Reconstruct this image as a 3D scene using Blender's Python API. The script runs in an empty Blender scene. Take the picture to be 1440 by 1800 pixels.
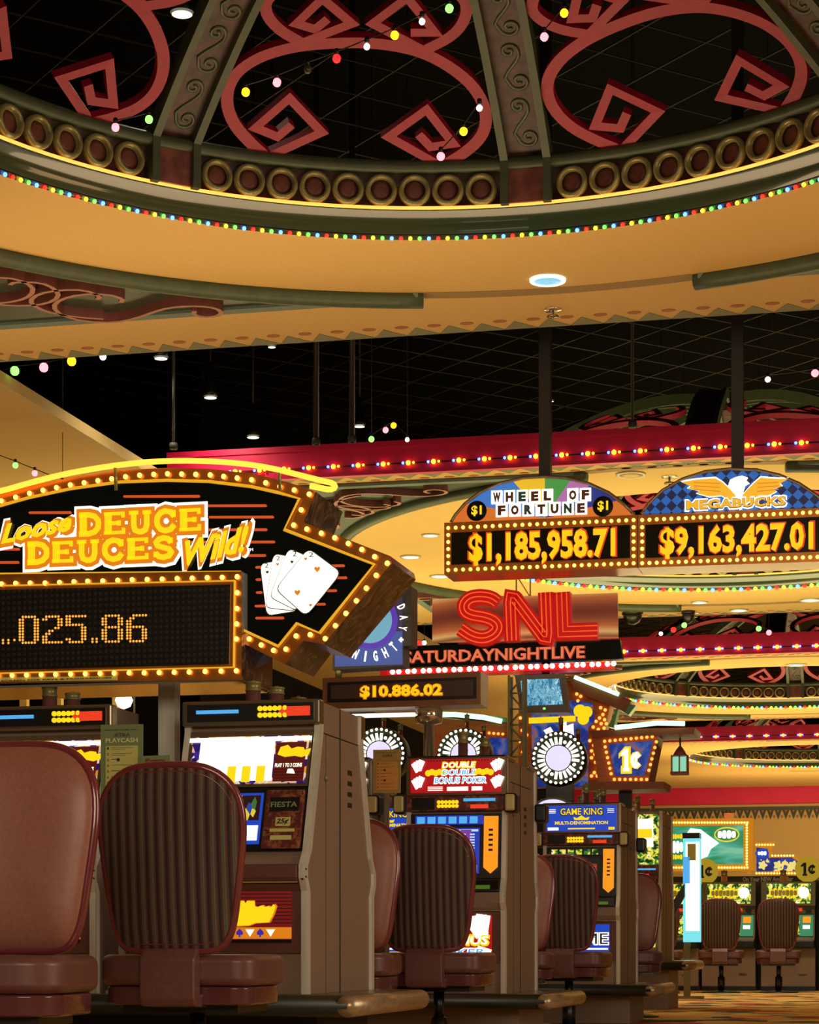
import bpy, math, random
from mathutils import Vector, Matrix
random.seed(7)
SC = bpy.context.scene
COL = SC.collection
PI = math.pi
# ---------------------------------------------------------------- camera
CH = 0.55            # lens height above the floor
FP = 3900.0          # focal length in pixels of the 1440x1800 frame
HY = 1667.0          # image row of the horizon (rising front of a view camera)
YAW = math.radians(13.1)
CA, SA = math.cos(YAW), math.sin(YAW)
cam = bpy.data.cameras.new('camera'); camo = bpy.data.objects.new('camera', cam); COL.objects.link(camo)
cam.sensor_width = 36; cam.lens = FP / 1800 * 36; cam.shift_y = (HY - 900) / 1800
cam.clip_start = 0.1; cam.clip_end = 200
camo.location = (0, 0, CH); camo.rotation_euler = (PI / 2, 0, YAW)
SC.camera = camo
SC.view_settings.view_transform = 'Standard'; SC.view_settings.look = 'None'
SC.view_settings.gamma = 1; SC.view_settings.use_curve_mapping = False
SC.view_settings.exposure = 0.0
try:
    SC.cycles.use_denoising = True
    SC.cycles.max_bounces = 6; SC.cycles.diffuse_bounces = 3; SC.cycles.glossy_bounces = 3
    SC.cycles.sample_clamp_indirect = 4
except Exception: pass
# ---------------------------------------------------------------- world and large lights
w = bpy.data.worlds.new('world'); SC.world = w; w.use_nodes = True
w.node_tree.nodes['Background'].inputs[0].default_value = (1.0, 0.72, 0.42, 1)
w.node_tree.nodes['Background'].inputs[1].default_value = 0.05
def area(name, loc, size, power, col, up=True, rot=None, sy=None):
    l = bpy.data.lights.new(name, 'AREA'); l.energy = power; l.color = col
    l.shape = 'RECTANGLE'; l.size = size; l.size_y = sy or size
    o = bpy.data.objects.new(name, l); o.location = loc
    o.rotation_euler = rot if rot else ((PI, 0, 0) if up else (0, 0, 0))
    COL.objects.link(o); return o
WARM = (1.0, 0.70, 0.40); GOLD = (1.0, 0.84, 0.38)
# added area lights over the aisles, unseen from below, brightening the ceilings
area('ceiling_fill', (-3.2, 11.6, 2.1), 3.0, 52, WARM, sy=1.2)
area('ceiling_fill', (1.5, 11.4, 2.1), 3.0, 40, (1.0, .62, .28), sy=1.2)
area('ceiling_fill', (-6.5, 12.0, 2.1), 3.0, 46, WARM, sy=1.2)
for v_, e_ in ((19.8, 112), (24.0, 160)):
    area('ceiling_fill', (-1.8, v_, 2.2), 5.0, e_, GOLD, sy=1.5)
    area('ceiling_fill', (-7.0, v_, 2.2), 3.0, e_ * .7, GOLD, sy=1.5)
for v_, e_ in ((32.0, 190), (37.5, 200), (45, 230), (50, 140)):
    area('ceiling_fill', (-2.5, v_, 2.4), 6.0, e_, (1.0, .74, .32), sy=2)
# added out-of-view area lights for the hall's general light, from behind and right
area('hall_fill_rear', (0.5, -2.5, 3.6), 5.0, 330, (1.0, .80, .58), rot=(math.radians(62), 0, math.radians(8)), sy=2.5)
area('hall_fill_side', (6.5, 6.0, 3.2), 4.0, 260, (1.0, .86, .66), rot=(0, math.radians(62), 0), sy=3)  # added fill from the right, brightening the machine flanks
area('far_wall_wash', (-1.0, 50.5, 2.0), 8.0, 170, (1.0, .78, .42), rot=(math.radians(100), 0, 0), sy=1)

def lamp_spot(p, e, col=(1.0, .86, .62), ang=110):
    l = bpy.data.lights.new('downlight_beam', 'SPOT'); l.energy = e; l.color = col; l.spot_size = math.radians(ang); l.spot_blend = .9; l.shadow_soft_size = .04
    o = bpy.data.objects.new('downlight_beam', l); o.location = p; COL.objects.link(o)
# ---------------------------------------------------------------- projection helpers
FWD = Vector((-SA, CA, 0)); RGT = Vector((CA, SA, 0))
def at(px, py, Y):
    p = FWD * Y + RGT * ((px - 720) / FP * Y); p.z = CH + (HY - py) / FP * Y; return p
def ray(px, py):
    d = FWD + RGT * ((px - 720) / FP); d.z = (HY - py) / FP; return d
def at_z(px, py, z):
    d = ray(px, py); t = (z - CH) / d.z; p = d * t; p.z = z; return p
def at_v(px, py, v):
    d = ray(px, py); t = v / d.y; p = d * t; p.z += CH; return p
class Frame:
    """a local frame standing in the hall; px() turns a photo pixel into local x,z on its plane y = dy"""
    def __init__(s, o, rz=0.0):
        s.o = Vector(o); s.rz = rz
        s.x = Vector((math.cos(rz), math.sin(rz), 0)); s.n = Vector((-math.sin(rz), math.cos(rz), 0))
    def px(s, px, py, dy=0.0):
        d = ray(px, py); c = Vector((0, 0, CH)); q = s.o + s.n * dy
        t = (q - c).dot(s.n) / d.dot(s.n); p = c + d * t - s.o
        return (p.dot(s.x), p.z)
# ---------------------------------------------------------------- materials
def lin(c):
    return tuple(((v / 255) / 12.92 if v / 255 <= .04045 else ((v / 255 + .055) / 1.055) ** 2.4) for v in c) + (1,)
MATS = {}
def mat(name, col, rough=.6, metal=0.0, emi=0.0, ecol=None, spec=.5, coat=0.0):
    if name in MATS: return MATS[name]
    m = bpy.data.materials.new(name); m.use_nodes = True; MATS[name] = m
    b = m.node_tree.nodes['Principled BSDF']
    b.inputs['Base Color'].default_value = lin(col); b.inputs['Roughness'].default_value = rough
    b.inputs['Metallic'].default_value = metal; b.inputs['Specular IOR Level'].default_value = spec
    b.inputs['Coat Weight'].default_value = coat
    if emi:
        b.inputs['Emission Color'].default_value = lin(ecol or col); b.inputs['Emission Strength'].default_value = emi
    m.diffuse_color = lin(col)
    return m
def nodes(m): return m.node_tree.nodes, m.node_tree.links, m.node_tree.nodes['Principled BSDF']
def noisy(name, c1, c2, scale=8, rough=.6, metal=0.0, detail=4, dist=0.0, lo=.35, hi=.65, stretch=(1, 1, 1), emi=0, coat=0.0):
    if name in MATS: return MATS[name]
    m = mat(name, c1, rough, metal, coat=coat); N, L, b = nodes(m)
    tc = N.new('ShaderNodeTexCoord'); mp = N.new('ShaderNodeMapping'); mp.inputs['Scale'].default_value = stretch
    n = N.new('ShaderNodeTexNoise'); n.inputs['Scale'].default_value = scale; n.inputs['Detail'].default_value = detail
    n.inputs['Distortion'].default_value = dist
    r = N.new('ShaderNodeValToRGB'); r.color_ramp.elements[0].position = lo; r.color_ramp.elements[1].position = hi
    r.color_ramp.elements[0].color = lin(c1); r.color_ramp.elements[1].color = lin(c2)
    L.new(tc.outputs['Object'], mp.inputs[0]); L.new(mp.outputs[0], n.inputs['Vector']); L.new(n.outputs['Fac'], r.inputs[0])
    L.new(r.outputs[0], b.inputs['Base Color'])
    if emi:
        L.new(r.outputs[0], b.inputs['Emission Color']); b.inputs['Emission Strength'].default_value = emi
    return m
def ramped(name, stops, scale, kind='noise', rough=.5, emi=0, stretch=(1, 1, 1), dist=0, interp='CONSTANT', rot=(0, 0, 0)):
    """many-coloured procedural pattern, e.g. carpet or printed glass"""
    if name in MATS: return MATS[name]
    m = mat(name, stops[0][1], rough); N, L, b = nodes(m)
    tc = N.new('ShaderNodeTexCoord'); mp = N.new('ShaderNodeMapping'); mp.inputs['Scale'].default_value = stretch
    mp.inputs['Rotation'].default_value = rot
    L.new(tc.outputs['Object'], mp.inputs[0])
    if kind == 'noise':
        n = N.new('ShaderNodeTexNoise'); n.inputs['Scale'].default_value = scale; n.inputs['Detail'].default_value = 3
        n.inputs['Distortion'].default_value = dist; out = n.outputs['Fac']
    elif kind == 'voronoi':
        n = N.new('ShaderNodeTexVoronoi'); n.inputs['Scale'].default_value = scale; s = N.new('ShaderNodeSeparateColor')
        L.new(n.outputs['Color'], s.inputs[0]); out = s.outputs[0]
    else:
        n = N.new('ShaderNodeTexWave'); n.inputs['Scale'].default_value = scale; n.bands_direction = kind
        n.inputs['Distortion'].default_value = dist; n.inputs['Detail'].default_value = 2; out = n.outputs['Fac']
    L.new(mp.outputs[0], n.inputs['Vector'])
    r = N.new('ShaderNodeValToRGB'); cr = r.color_ramp; cr.interpolation = interp
    while len(cr.elements) < len(stops): cr.elements.new(.5)
    for e, (p, c) in zip(cr.elements, stops): e.position = p; e.color = lin(c)
    L.new(out, r.inputs[0]); L.new(r.outputs[0], b.inputs['Base Color'])
    if emi: L.new(r.outputs[0], b.inputs['Emission Color']); b.inputs['Emission Strength'].default_value = emi
    return m
def glow(name, col, s=1.0): return mat(name, (20, 20, 20) if s > 1.6 else tuple(int(c * .5) for c in col), .4, emi=s, ecol=col)
def bulbmat(name, col, s):
    return mat(name, tuple(int(c * .6) for c in col), .3, emi=s, ecol=col)
M = dict(
    tan=noisy('tan_plaster', (206, 170, 98), (214, 178, 106), 60, .85),
    green=noisy('green_paint', (62, 74, 52), (70, 82, 58), 14, .5),
    dgreen=noisy('dark_green_paint', (44, 56, 44), (54, 66, 50), 12, .45),
    cove=mat('green_cove_gloss', (46, 64, 44), .16, coat=.8),
    stripe=mat('painted_green_stripe', (150, 122, 76), .8),
    zig=mat('painted_sage_zigzag', (128, 130, 96), .8), oval=mat('painted_russet_oval', (172, 104, 62), .8),
    bluegrey=mat('blue_grey_paint', (104, 122, 112), .7),
    crimson=noisy('crimson_paint', (214, 16, 76), (224, 22, 84), 3, .45),
    lattice=noisy('rose_red_lattice', (146, 18, 48), (158, 22, 52), 20, .5),
    darkbrown=noisy('mottled_dark_brown', (50, 30, 28), (82, 52, 46), 16, .5),
    rust=noisy('mottled_rust_panel', (96, 50, 44), (128, 74, 60), 14, .45),
    brass=noisy('aged_brass_green', (158, 150, 96), (126, 126, 82), 20, .3, .3),
    scroll=noisy('scroll_green', (66, 78, 56), (78, 90, 62), 18, .4),
    russet=mat('russet_scroll', (118, 66, 58), .55), russet_l=mat('pale_scroll_face', (158, 112, 94), .6),
    black=mat('plenum_black', (9, 9, 9), .9, spec=.1), grid=mat('dark_wire_grey', (50, 49, 42), .7),
    pipe=mat('black_pipe', (16, 15, 14), .45),
    chrome=mat('polished_chrome', (220, 214, 196), .10, .85), dchrome=mat('dark_chrome', (140, 126, 106), .25, .8),
    steel=noisy('brushed_steel', (204, 202, 190), (222, 220, 208), 30, .3, .2, stretch=(1, 1, .05)),
    brassbar=noisy('brushed_bronze_bar', (160, 138, 108), (180, 158, 124), 40, .3, .5, stretch=(.1, 1, 1)),
    side=noisy('speckled_brown_laminate', (134, 112, 96), (146, 124, 106), 160, .55, detail=2),
    side2=noisy('speckled_plum_laminate', (116, 78, 74), (128, 88, 82), 160, .5, detail=2),
    rub=mat('black_plastic', (14, 13, 13), .35), rub2=mat('soft_black', (20, 20, 20), .7),
    leather=noisy('brown_pink_leather', (142, 90, 74), (152, 98, 80), 90, .4),
    leather2=noisy('plum_leather', (100, 62, 60), (108, 68, 64), 90, .36),
    piping=mat('glossy_maroon_piping', (112, 44, 50), .18, coat=.5),
    shell=noisy('dark_marble_laminate', (46, 30, 24), (128, 96, 72), 6, .2, dist=5, lo=.42, hi=.68, coat=.25),
    goldframe=noisy('gold_brown_frame', (168, 104, 40), (190, 124, 50), 10, .25, .6),
    signblack=mat('sign_black_glass', (8, 14, 10), .15),
    bulb=bulbmat('warm_bulb', (255, 186, 84), 3.2), bulbw=bulbmat('white_bulb', (255, 236, 210), 9),
    bulbo=bulbmat('amber_bulb', (255, 160, 66), 2.2),
    bR=bulbmat('red_bulb', (255, 30, 20), 5), bY=bulbmat('yellow_bulb', (255, 200, 40), 5),
    bG=bulbmat('green_bulb', (90, 235, 70), 4), bB=bulbmat('blue_bulb', (70, 120, 255), 6),
    neon=bulbmat('orange_neon', (255, 160, 50), 2.6), neong=bulbmat('white_green_neon', (190, 255, 215), 1.7),
    yel=glow('sign_yellow', (255, 214, 20), 1.0), orange=glow('sign_orange', (226, 128, 24), .9), white=glow('sign_white', (255, 252, 235), 1.35),
    whitehot=glow('overexposed_white', (255, 250, 226), 1.5),
    redline=glow('sign_red_line', (220, 84, 34), .8), ledy=glow('led_amber', (255, 168, 62), 1.25), ledr=glow('led_red_edge', (230, 60, 10), .8),
    led=glow('led_yellow', (255, 190, 10), 1.1), paper=mat('paper_green', (120, 140, 92), .7), papery=mat('paper_yellow', (196, 196, 112), .7),
    ink=mat('ink_dark', (40, 32, 30), .6), inkp=mat('ink_plum', (104, 44, 62), .6), inkw=mat('ink_cream', (226, 222, 160), .6),
    wood=noisy('orange_wood', (186, 98, 38), (204, 116, 48), 6, .5, stretch=(1, 1, 6)), woodd=noisy('dark_orange_wood', (142, 76, 42), (160, 90, 50), 6, .5),
    red=glow('lit_red', (190, 14, 22), .75), blue=glow('lit_blue', (30, 70, 190), .9), lblue=glow('lit_sky', (80, 170, 235), 1.0),
    candy=glow('lit_amber_button', (255, 200, 20), 1.25), candr=glow('lit_red_button', (235, 60, 30), .95),
    teal=glow('lit_teal', (60, 150, 110), .7), tealc=glow('lit_cyan', (120, 225, 235), 1.0),
    silver=mat('silver_card', (190, 185, 165), .4, .4),
)
def stripes():
    m = mat('ribbed_striped_fabric', (84, 50, 48), .9); N, L, b = nodes(m)
    tc = N.new('ShaderNodeTexCoord'); wv = N.new('ShaderNodeTexWave'); wv.bands_direction = 'X'; wv.wave_profile = 'SIN'
    wv.inputs['Scale'].default_value = 9.2; wv.inputs['Distortion'].default_value = 0.0
    r = N.new('ShaderNodeValToRGB'); e = r.color_ramp.elements
    e[0].position = 0.0; e[0].color = lin((44, 30, 28)); e[1].position = .3; e[1].color = lin((92, 56, 52))
    x = e.new(.72); x.color = lin((100, 62, 58)); x = e.new(.88); x.color = lin((112, 108, 88)); x = e.new(1.0); x.color = lin((84, 84, 68))
    n = N.new('ShaderNodeTexNoise'); n.inputs['Scale'].default_value = 160
    mx = N.new('ShaderNodeMixRGB'); mx.blend_type = 'MULTIPLY'; mx.inputs[0].default_value = .45
    L.new(tc.outputs['Object'], wv.inputs['Vector']); L.new(wv.outputs['Fac'], r.inputs[0]); L.new(tc.outputs['Object'], n.inputs['Vector'])
    L.new(r.outputs[0], mx.inputs[1]); L.new(n.outputs['Color'], mx.inputs[2]); L.new(mx.outputs[0], b.inputs['Base Color'])
    bp = N.new('ShaderNodeBump'); bp.inputs['Strength'].default_value = .6; bp.inputs['Distance'].default_value = .006
    L.new(wv.outputs['Fac'], bp.inputs['Height']); L.new(bp.outputs[0], b.inputs['Normal'])
    return m
M['fabric'] = stripes()
def dots(name, base, dot, pitch, rad=.32):
    m = mat(name, base, .35); N, L, b = nodes(m)
    tc = N.new('ShaderNodeTexCoord'); sep = N.new('ShaderNodeSeparateXYZ'); L.new(tc.outputs['Object'], sep.inputs[0])
    def frac(o):
        a = N.new('ShaderNodeMath'); a.operation = 'DIVIDE'; a.inputs[1].default_value = pitch; L.new(o, a.inputs[0])
        f = N.new('ShaderNodeMath'); f.operation = 'FRACT'; L.new(a.outputs[0], f.inputs[0])
        s = N.new('ShaderNodeMath'); s.operation = 'SUBTRACT'; s.inputs[1].default_value = .5; L.new(f.outputs[0], s.inputs[0])
        p = N.new('ShaderNodeMath'); p.operation = 'MULTIPLY'; L.new(s.outputs[0], p.inputs[0]); L.new(s.outputs[0], p.inputs[1]); return p.outputs[0]
    ad = N.new('ShaderNodeMath'); ad.operation = 'ADD'; L.new(frac(sep.outputs[0]), ad.inputs[0]); L.new(frac(sep.outputs[2]), ad.inputs[1])
    lt = N.new('ShaderNodeMath'); lt.operation = 'LESS_THAN'; lt.inputs[1].default_value = rad * rad; L.new(ad.outputs[0], lt.inputs[0])
    mx = N.new('ShaderNodeMixRGB'); mx.inputs[1].default_value = lin(base); mx.inputs[2].default_value = lin(dot)
    L.new(lt.outputs[0], mx.inputs[0]); L.new(mx.outputs[0], b.inputs['Base Color'])
    return m
M['dots'] = dots('dot_matrix_black', (10, 8, 8), (44, 38, 30), .0235)
M['checker'] = None
def checker():
    m = mat('blue_triangle_check', (20, 60, 140), .4); N, L, b = nodes(m)
    tc = N.new('ShaderNodeTexCoord'); mp = N.new('ShaderNodeMapping'); mp.inputs['Rotation'].default_value = (0, math.radians(45), 0)
    c = N.new('ShaderNodeTexChecker'); c.inputs['Scale'].default_value = 20
    c.inputs['Color1'].default_value = lin((24, 84, 160)); c.inputs['Color2'].default_value = lin((10, 22, 60))
    L.new(tc.outputs['Object'], mp.inputs[0]); L.new(mp.outputs[0], c.inputs['Vector'])
    L.new(c.outputs['Color'], b.inputs['Base Color']); L.new(c.outputs['Color'], b.inputs['Emission Color']); b.inputs['Emission Strength'].default_value = .9
    return m
M['checker'] = checker()
M['carpet'] = ramped('casino_carpet', [(0, (226, 186, 96)), (.26, (206, 70, 56)), (.36, (232, 196, 110)), (.55, (84, 96, 52)), (.66, (228, 170, 76)), (.84, (60, 54, 44)), (.92, (236, 200, 120))], 3.4, 'voronoi', .9)
M['wallc'] = noisy('gold_wall', (200, 172, 110), (208, 180, 118), 30, .85)
M['screen'] = ramped('game_screen_rows', [(0, (20, 30, 90)), (.4, (60, 100, 210)), (.55, (230, 235, 250)), (.75, (60, 90, 190)), (.9, (140, 60, 170))], 26, 'voronoi', .3, .95, stretch=(1, 1, 2.2))
M['screen2'] = ramped('game_screen_amber', [(0, (40, 20, 20)), (.35, (190, 60, 30)), (.5, (220, 200, 60)), (.7, (60, 110, 60)), (.85, (40, 70, 160))], 40, 'voronoi', .3, .7, stretch=(1, 1, .35))
M['tvscreen'] = ramped('monitor_footage', [(0, (16, 50, 80)), (.42, (40, 110, 150)), (.5, (120, 190, 220)), (.6, (40, 100, 140)), (.68, (170, 220, 240))], 24, 'noise', .2, .9, stretch=(2.2, 1, .9), dist=1.2, interp='LINEAR')
M['sunset'] = ramped('copper_sunset_panel', [(0, (120, 60, 44)), (.3, (200, 120, 70)), (.5, (236, 196, 130)), (.66, (140, 96, 60)), (.8, (226, 150, 90)), (1, (96, 40, 40))], .55, 'Z', .18, .35, interp='LINEAR', dist=1.5)
M['confetti'] = ramped('confetti_print', [(0, (40, 20, 110)), (.3, (220, 190, 170)), (.5, (226, 150, 40)), (.62, (60, 40, 150)), (.8, (235, 225, 205))], 34, 'voronoi', .3, .6)
M['flash'] = ramped('fiesta_print', [(0, (60, 22, 22)), (.5, (96, 36, 30)), (.62, (150, 90, 60)), (.7, (84, 30, 28))], 40, 'noise', .4, .0, interp='LINEAR')
M['greenpat'] = ramped('green_reel_print', [(0, (14, 40, 20)), (.42, (40, 120, 50)), (.5, (220, 210, 60)), (.6, (250, 245, 200)), (.68, (30, 100, 60))], 20, 'noise', .3, .9, dist=.6)
M['seaglass'] = ramped('sea_green_print', [(0, (24, 110, 80)), (.45, (40, 140, 96)), (.55, (70, 170, 150)), (.68, (120, 200, 170))], 2.4, 'noise', .3, .75, stretch=(.5, 1, 2), interp='LINEAR', dist=.8)
M['flower'] = ramped('blue_floral_print', [(0, (24, 40, 120)), (.5, (36, 60, 150)), (.58, (240, 220, 120)), (.7, (60, 70, 160))], 5, 'noise', .3, .8)
M['deepblue'] = ramped('night_sky_poster', [(0, (16, 26, 90)), (.45, (24, 50, 140)), (.56, (50, 90, 170)), (.66, (150, 90, 60)), (.74, (30, 40, 120))], 5, 'noise', .3, .7, interp='LINEAR', dist=1.5)
# ---------------------------------------------------------------- mesh builder
class MB:
    def __init__(s): s.v = []; s.f = []; s.m = []; s.sm = []
    def add(s, vs, fs, m=0, smooth=False):
        b = len(s.v); s.v += [tuple(p) for p in vs]
        for f in fs: s.f.append(tuple(b + i for i in f)); s.m.append(m); s.sm.append(smooth)
        return s
    def box(s, x0, x1, y0, y1, z0, z1, m=0):
        vs = [(x, y, z) for x in (x0, x1) for y in (y0, y1) for z in (z0, z1)]
        return s.add(vs, [(0, 1, 3, 2), (4, 6, 7, 5), (0, 4, 5, 1), (2, 3, 7, 6), (0, 2, 6, 4), (1, 5, 7, 3)], m)
    def prism(s, pts, y0, y1, m=0, mside=None):      # polygon in x,z pushed along y
        n = len(pts); a = sum(pts[i][0] * pts[(i + 1) % n][1] - pts[(i + 1) % n][0] * pts[i][1] for i in range(n))
        if a < 0: pts = pts[::-1]
        vs = [(x, y0, z) for x, z in pts] + [(x, y1, z) for x, z in pts]
        s.add(vs, [tuple(range(n)), tuple(range(2 * n - 1, n - 1, -1))], m)
        b = len(s.v) - 2 * n
        for i in range(n):
            j = (i + 1) % n; s.f.append((b + i, b + n + i, b + n + j, b + j)); s.m.append(m if mside is None else mside); s.sm.append(False)
        return s
    def prismx(s, pts, x0, x1, m=0):                 # polygon in y,z pushed along x
        n = len(pts); vs = [(x0, y, z) for y, z in pts] + [(x1, y, z) for y, z in pts]
        fs = [tuple(range(n)), tuple(range(2 * n - 1, n - 1, -1))] + [(i, n + i, n + (i + 1) % n, (i + 1) % n) for i in range(n)]
        return s.add(vs, fs, m)
    def prismz(s, pts, z0, z1, m=0):
        n = len(pts); vs = [(x, y, z0) for x, y in pts] + [(x, y, z1) for x, y in pts]
        fs = [tuple(range(n)), tuple(range(2 * n - 1, n - 1, -1))] + [(i, n + i, n + (i + 1) % n, (i + 1) % n) for i in range(n)]
        return s.add(vs, fs, m)
    def tube(s, pts, r, closed=False, n=8, m=0, flat=1.0):
        pts = [Vector(p) for p in pts]; k = len(pts); vs = []; prev = None
        for i, p in enumerate(pts):
            a = pts[i - 1] if (i > 0 or closed) else p; c = pts[(i + 1) % k] if (i < k - 1 or closed) else p
            t = (c - a).normalized() if (c - a).length > 1e-9 else Vector((0, 0, 1))
            if prev is None:
                u = t.orthogonal().normalized()
            else:
                u = (prev - t * prev.dot(t)); u = u.normalized() if u.length > 1e-6 else t.orthogonal().normalized()
            prev = u; wv = t.cross(u)
            rr = r[i] if isinstance(r, (list, tuple)) else r
            for j in range(n):
                an = 2 * PI * j / n; vs.append(p + u * (rr * math.cos(an)) + wv * (rr * flat * math.sin(an)))
        fs = []
        for i in range(k if closed else k - 1):
            for j in range(n):
                a = i * n + j; b = i * n + (j + 1) % n; c = ((i + 1) % k) * n + (j + 1) % n; d = ((i + 1) % k) * n + j; fs.append((a, b, c, d))
        if not closed: fs += [tuple(range(n - 1, -1, -1)), tuple((k - 1) * n + j for j in range(n))]
        return s.add(vs, fs, m, True)
    def lathe(s, prof, c=(0, 0, 0), n=20, m=0, axis='z', smooth=True):
        vs = []
        for r, h in prof:
            for j in range(n):
                a = 2 * PI * j / n; x, y = r * math.cos(a), r * math.sin(a)
                vs.append((c[0] + x, c[1] + y, c[2] + h) if axis == 'z' else (c[0] + x, c[1] + h, c[2] + y))
        fs = [(i * n + j, i * n + (j + 1) % n, (i + 1) * n + (j + 1) % n, (i + 1) * n + j) for i in range(len(prof) - 1) for j in range(n)]
        s.add(vs, fs, m, smooth)
        b = len(s.v) - len(vs); s.f.append(tuple(b + j for j in range(n - 1, -1, -1))); s.m.append(m); s.sm.append(False)
        s.f.append(tuple(b + (len(prof) - 1) * n + j for j in range(n))); s.m.append(m); s.sm.append(False)
        return s
    def ribbon(s, pts, wd, y0, y1, m=0, closed=False):   # flat stroke in x,z of width wd, thick in y
        k = len(pts); L_, R_ = [], []
        for i in range(k):
            p = Vector(pts[i]); a = Vector(pts[i - 1]) if (i > 0 or closed) else None; c = Vector(pts[(i + 1) % k]) if (i < k - 1 or closed) else None
            d1 = (p - a).normalized() if a is not None else (c - p).normalized(); d2 = (c - p).normalized() if c is not None else d1
            n1 = Vector((-d1.y, d1.x)); n2 = Vector((-d2.y, d2.x)); nn = n1 + n2
            if nn.length < 1e-4: nn = n1
            nn.normalize(); h = wd / 2 / max(.45, nn.dot(n1)); L_.append(p + nn * h); R_.append(p - nn * h)
        vs = []
        for i in range(k):
            for q in (L_[i], R_[i]):
                vs.append((q.x, y0, q.y)); vs.append((q.x, y1, q.y))
        fs = []
        for i in range(k if closed else k - 1):
            a = 4 * i; b = 4 * ((i + 1) % k)
            fs += [(a, b, b + 2, a + 2), (a + 1, a + 3, b + 3, b + 1), (a, a + 1, b + 1, b), (a + 2, b + 2, b + 3, a + 3)]
        if not closed: e = 4 * (k - 1); fs += [(0, 2, 3, 1), (e, e + 1, e + 3, e + 2)]
        return s.add(vs, fs, m)
    def text(s, txt, x0, x1, z0, z1, y, d=.004, m=0, bold=0.0, shear=0.0, fn=None, grow=0.0):
        vs, fs, bb = glyphs(txt, bold, shear)
        x0 -= grow; x1 += grow; z0 -= grow; z1 += grow
        sx = (x1 - x0) / max(bb[1] - bb[0], 1e-6); sz = (z1 - z0) / max(bb[3] - bb[2], 1e-6)
        out = []
        for (a, b, c) in vs:
            X = x0 + (a - bb[0]) * sx; Z = z0 + (b - bb[2]) * sz; Yy = y - c * d
            out.append(fn(X, Yy, Z) if fn else (X, Yy, Z))
        return s.add(out, fs, m)
    def build(s, name, mats, parent=None, bevel=0, sub=0, loc=None, link=True):
        me = bpy.data.meshes.new(name); me.from_pydata(s.v, [], s.f)
        for mm in (mats if isinstance(mats, (list, tuple)) else [mats]): me.materials.append(M[mm] if isinstance(mm, str) else mm)
        me.polygons.foreach_set('material_index', s.m); me.polygons.foreach_set('use_smooth', s.sm); me.update()
        o = bpy.data.objects.new(name, me); COL.objects.link(o)
        if parent: o.parent = parent
        if loc: o.location = loc
        if bevel:
            b = o.modifiers.new('bevel', 'BEVEL'); b.width = bevel; b.segments = 2; b.limit_method = 'ANGLE'
        if sub:
            b = o.modifiers.new('subsurf', 'SUBSURF'); b.levels = b.render_levels = sub
        return o
GL = {}
def glyphs(txt, bold, shear):
    k = (txt, bold, shear)
    if k in GL: return GL[k]
    cu = bpy.data.curves.new('t', 'FONT'); cu.body = txt; cu.extrude = .5; cu.offset = bold; cu.shear = shear; cu.resolution_u = 2
    o = bpy.data.objects.new('t', cu); me = bpy.data.meshes.new_from_object(o)
    vs = [(v.co.x, v.co.y, v.co.z + .5) for v in me.vertices]; fs = [tuple(p.vertices) for p in me.polygons]
    bpy.data.objects.remove(o); bpy.data.meshes.remove(me); bpy.data.curves.remove(cu)
    xs = [v[0] for v in vs] or [0, 1]; zs = [v[1] for v in vs] or [0, 1]
    GL[k] = (vs, fs, (min(xs), max(xs), min(zs), max(zs))); return GL[k]
def tag(o, label=None, cat=None, group=None, kind=None):
    if label: o['label'] = label
    if cat: o['category'] = cat
    if group: o['group'] = group
    if kind: o['kind'] = kind
    return o
def thing(name, label, cat, loc=(0, 0, 0), rz=0, group=None):
    o = bpy.data.objects.new(name, None); o.empty_display_size = .1; COL.objects.link(o)
    o.location = loc; o.rotation_euler = (0, 0, rz); return tag(o, label, cat, group)
def struct(mb, name, mats): return tag(mb.build(name, mats), kind='structure')
def dup(o, parent=None):
    c = o.copy(); COL.objects.link(c)
    if parent: c.parent = parent
    for ch in [x for x in COL.objects if x.parent == o]: dup(ch, c)
    return c
_KIDS = {}
def snapshot(o):
    ch = [x for x in COL.objects if x.parent == o]; return (o, [snapshot(x) for x in ch])
def stamp(snap, parent=None):
    c = snap[0].copy(); COL.objects.link(c)
    if parent: c.parent = parent
    for x in snap[1]: stamp(x, c)
    return c
def ball(r, n=6, half=False):
    mb = MB(); rings = [(max(r * math.sin(PI * i / n), 1e-4), -r * math.cos(PI * i / n)) for i in range(n + 1)]
    mb.lathe(rings, n=8); return mb
BM = {}
def bulb_mesh(matn, r):
    k = (matn, round(r, 5))
    if k not in BM:
        o = ball(r).build('bulb', matn); BM[k] = o.data; bpy.data.objects.remove(o)
    return BM[k]
def bulbs(parent, pts, mats, r, name='bulb'):
    """each bulb a part; mats cycles or is one name"""
    for i, p in enumerate(pts):
        mn = mats if isinstance(mats, str) else mats[i % len(mats)]
        o = bpy.data.objects.new(name, bulb_mesh(mn, r)); COL.objects.link(o); o.parent = parent; o.location = p
def spiral(cx, cz, r0, turns, a0, dirn=1, n=26, r1=.12):
    return [(cx + r0 * (1 - (1 - r1) * t / n) * math.cos(a0 + dirn * 2 * PI * turns * t / n), cz + r0 * (1 - (1 - r1) * t / n) * math.sin(a0 + dirn * 2 * PI * turns * t / n)) for t in range(n + 1)]
def smooth(pts, it=2):
    for _ in range(it):
        q = [pts[0]]
        for a, b in zip(pts, pts[1:]):
            q.append(tuple(a[i] * .75 + b[i] * .25 for i in range(len(a)))); q.append(tuple(a[i] * .25 + b[i] * .75 for i in range(len(a))))
        q.append(pts[-1]); pts = q
    return pts
M['redline2'] = glow('dark_red_print', (90, 20, 14), .8); M['maroonlit'] = glow('maroon_print', (130, 18, 22), .7); M['purple'] = glow('purple_print', (70, 40, 160), .9)
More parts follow.
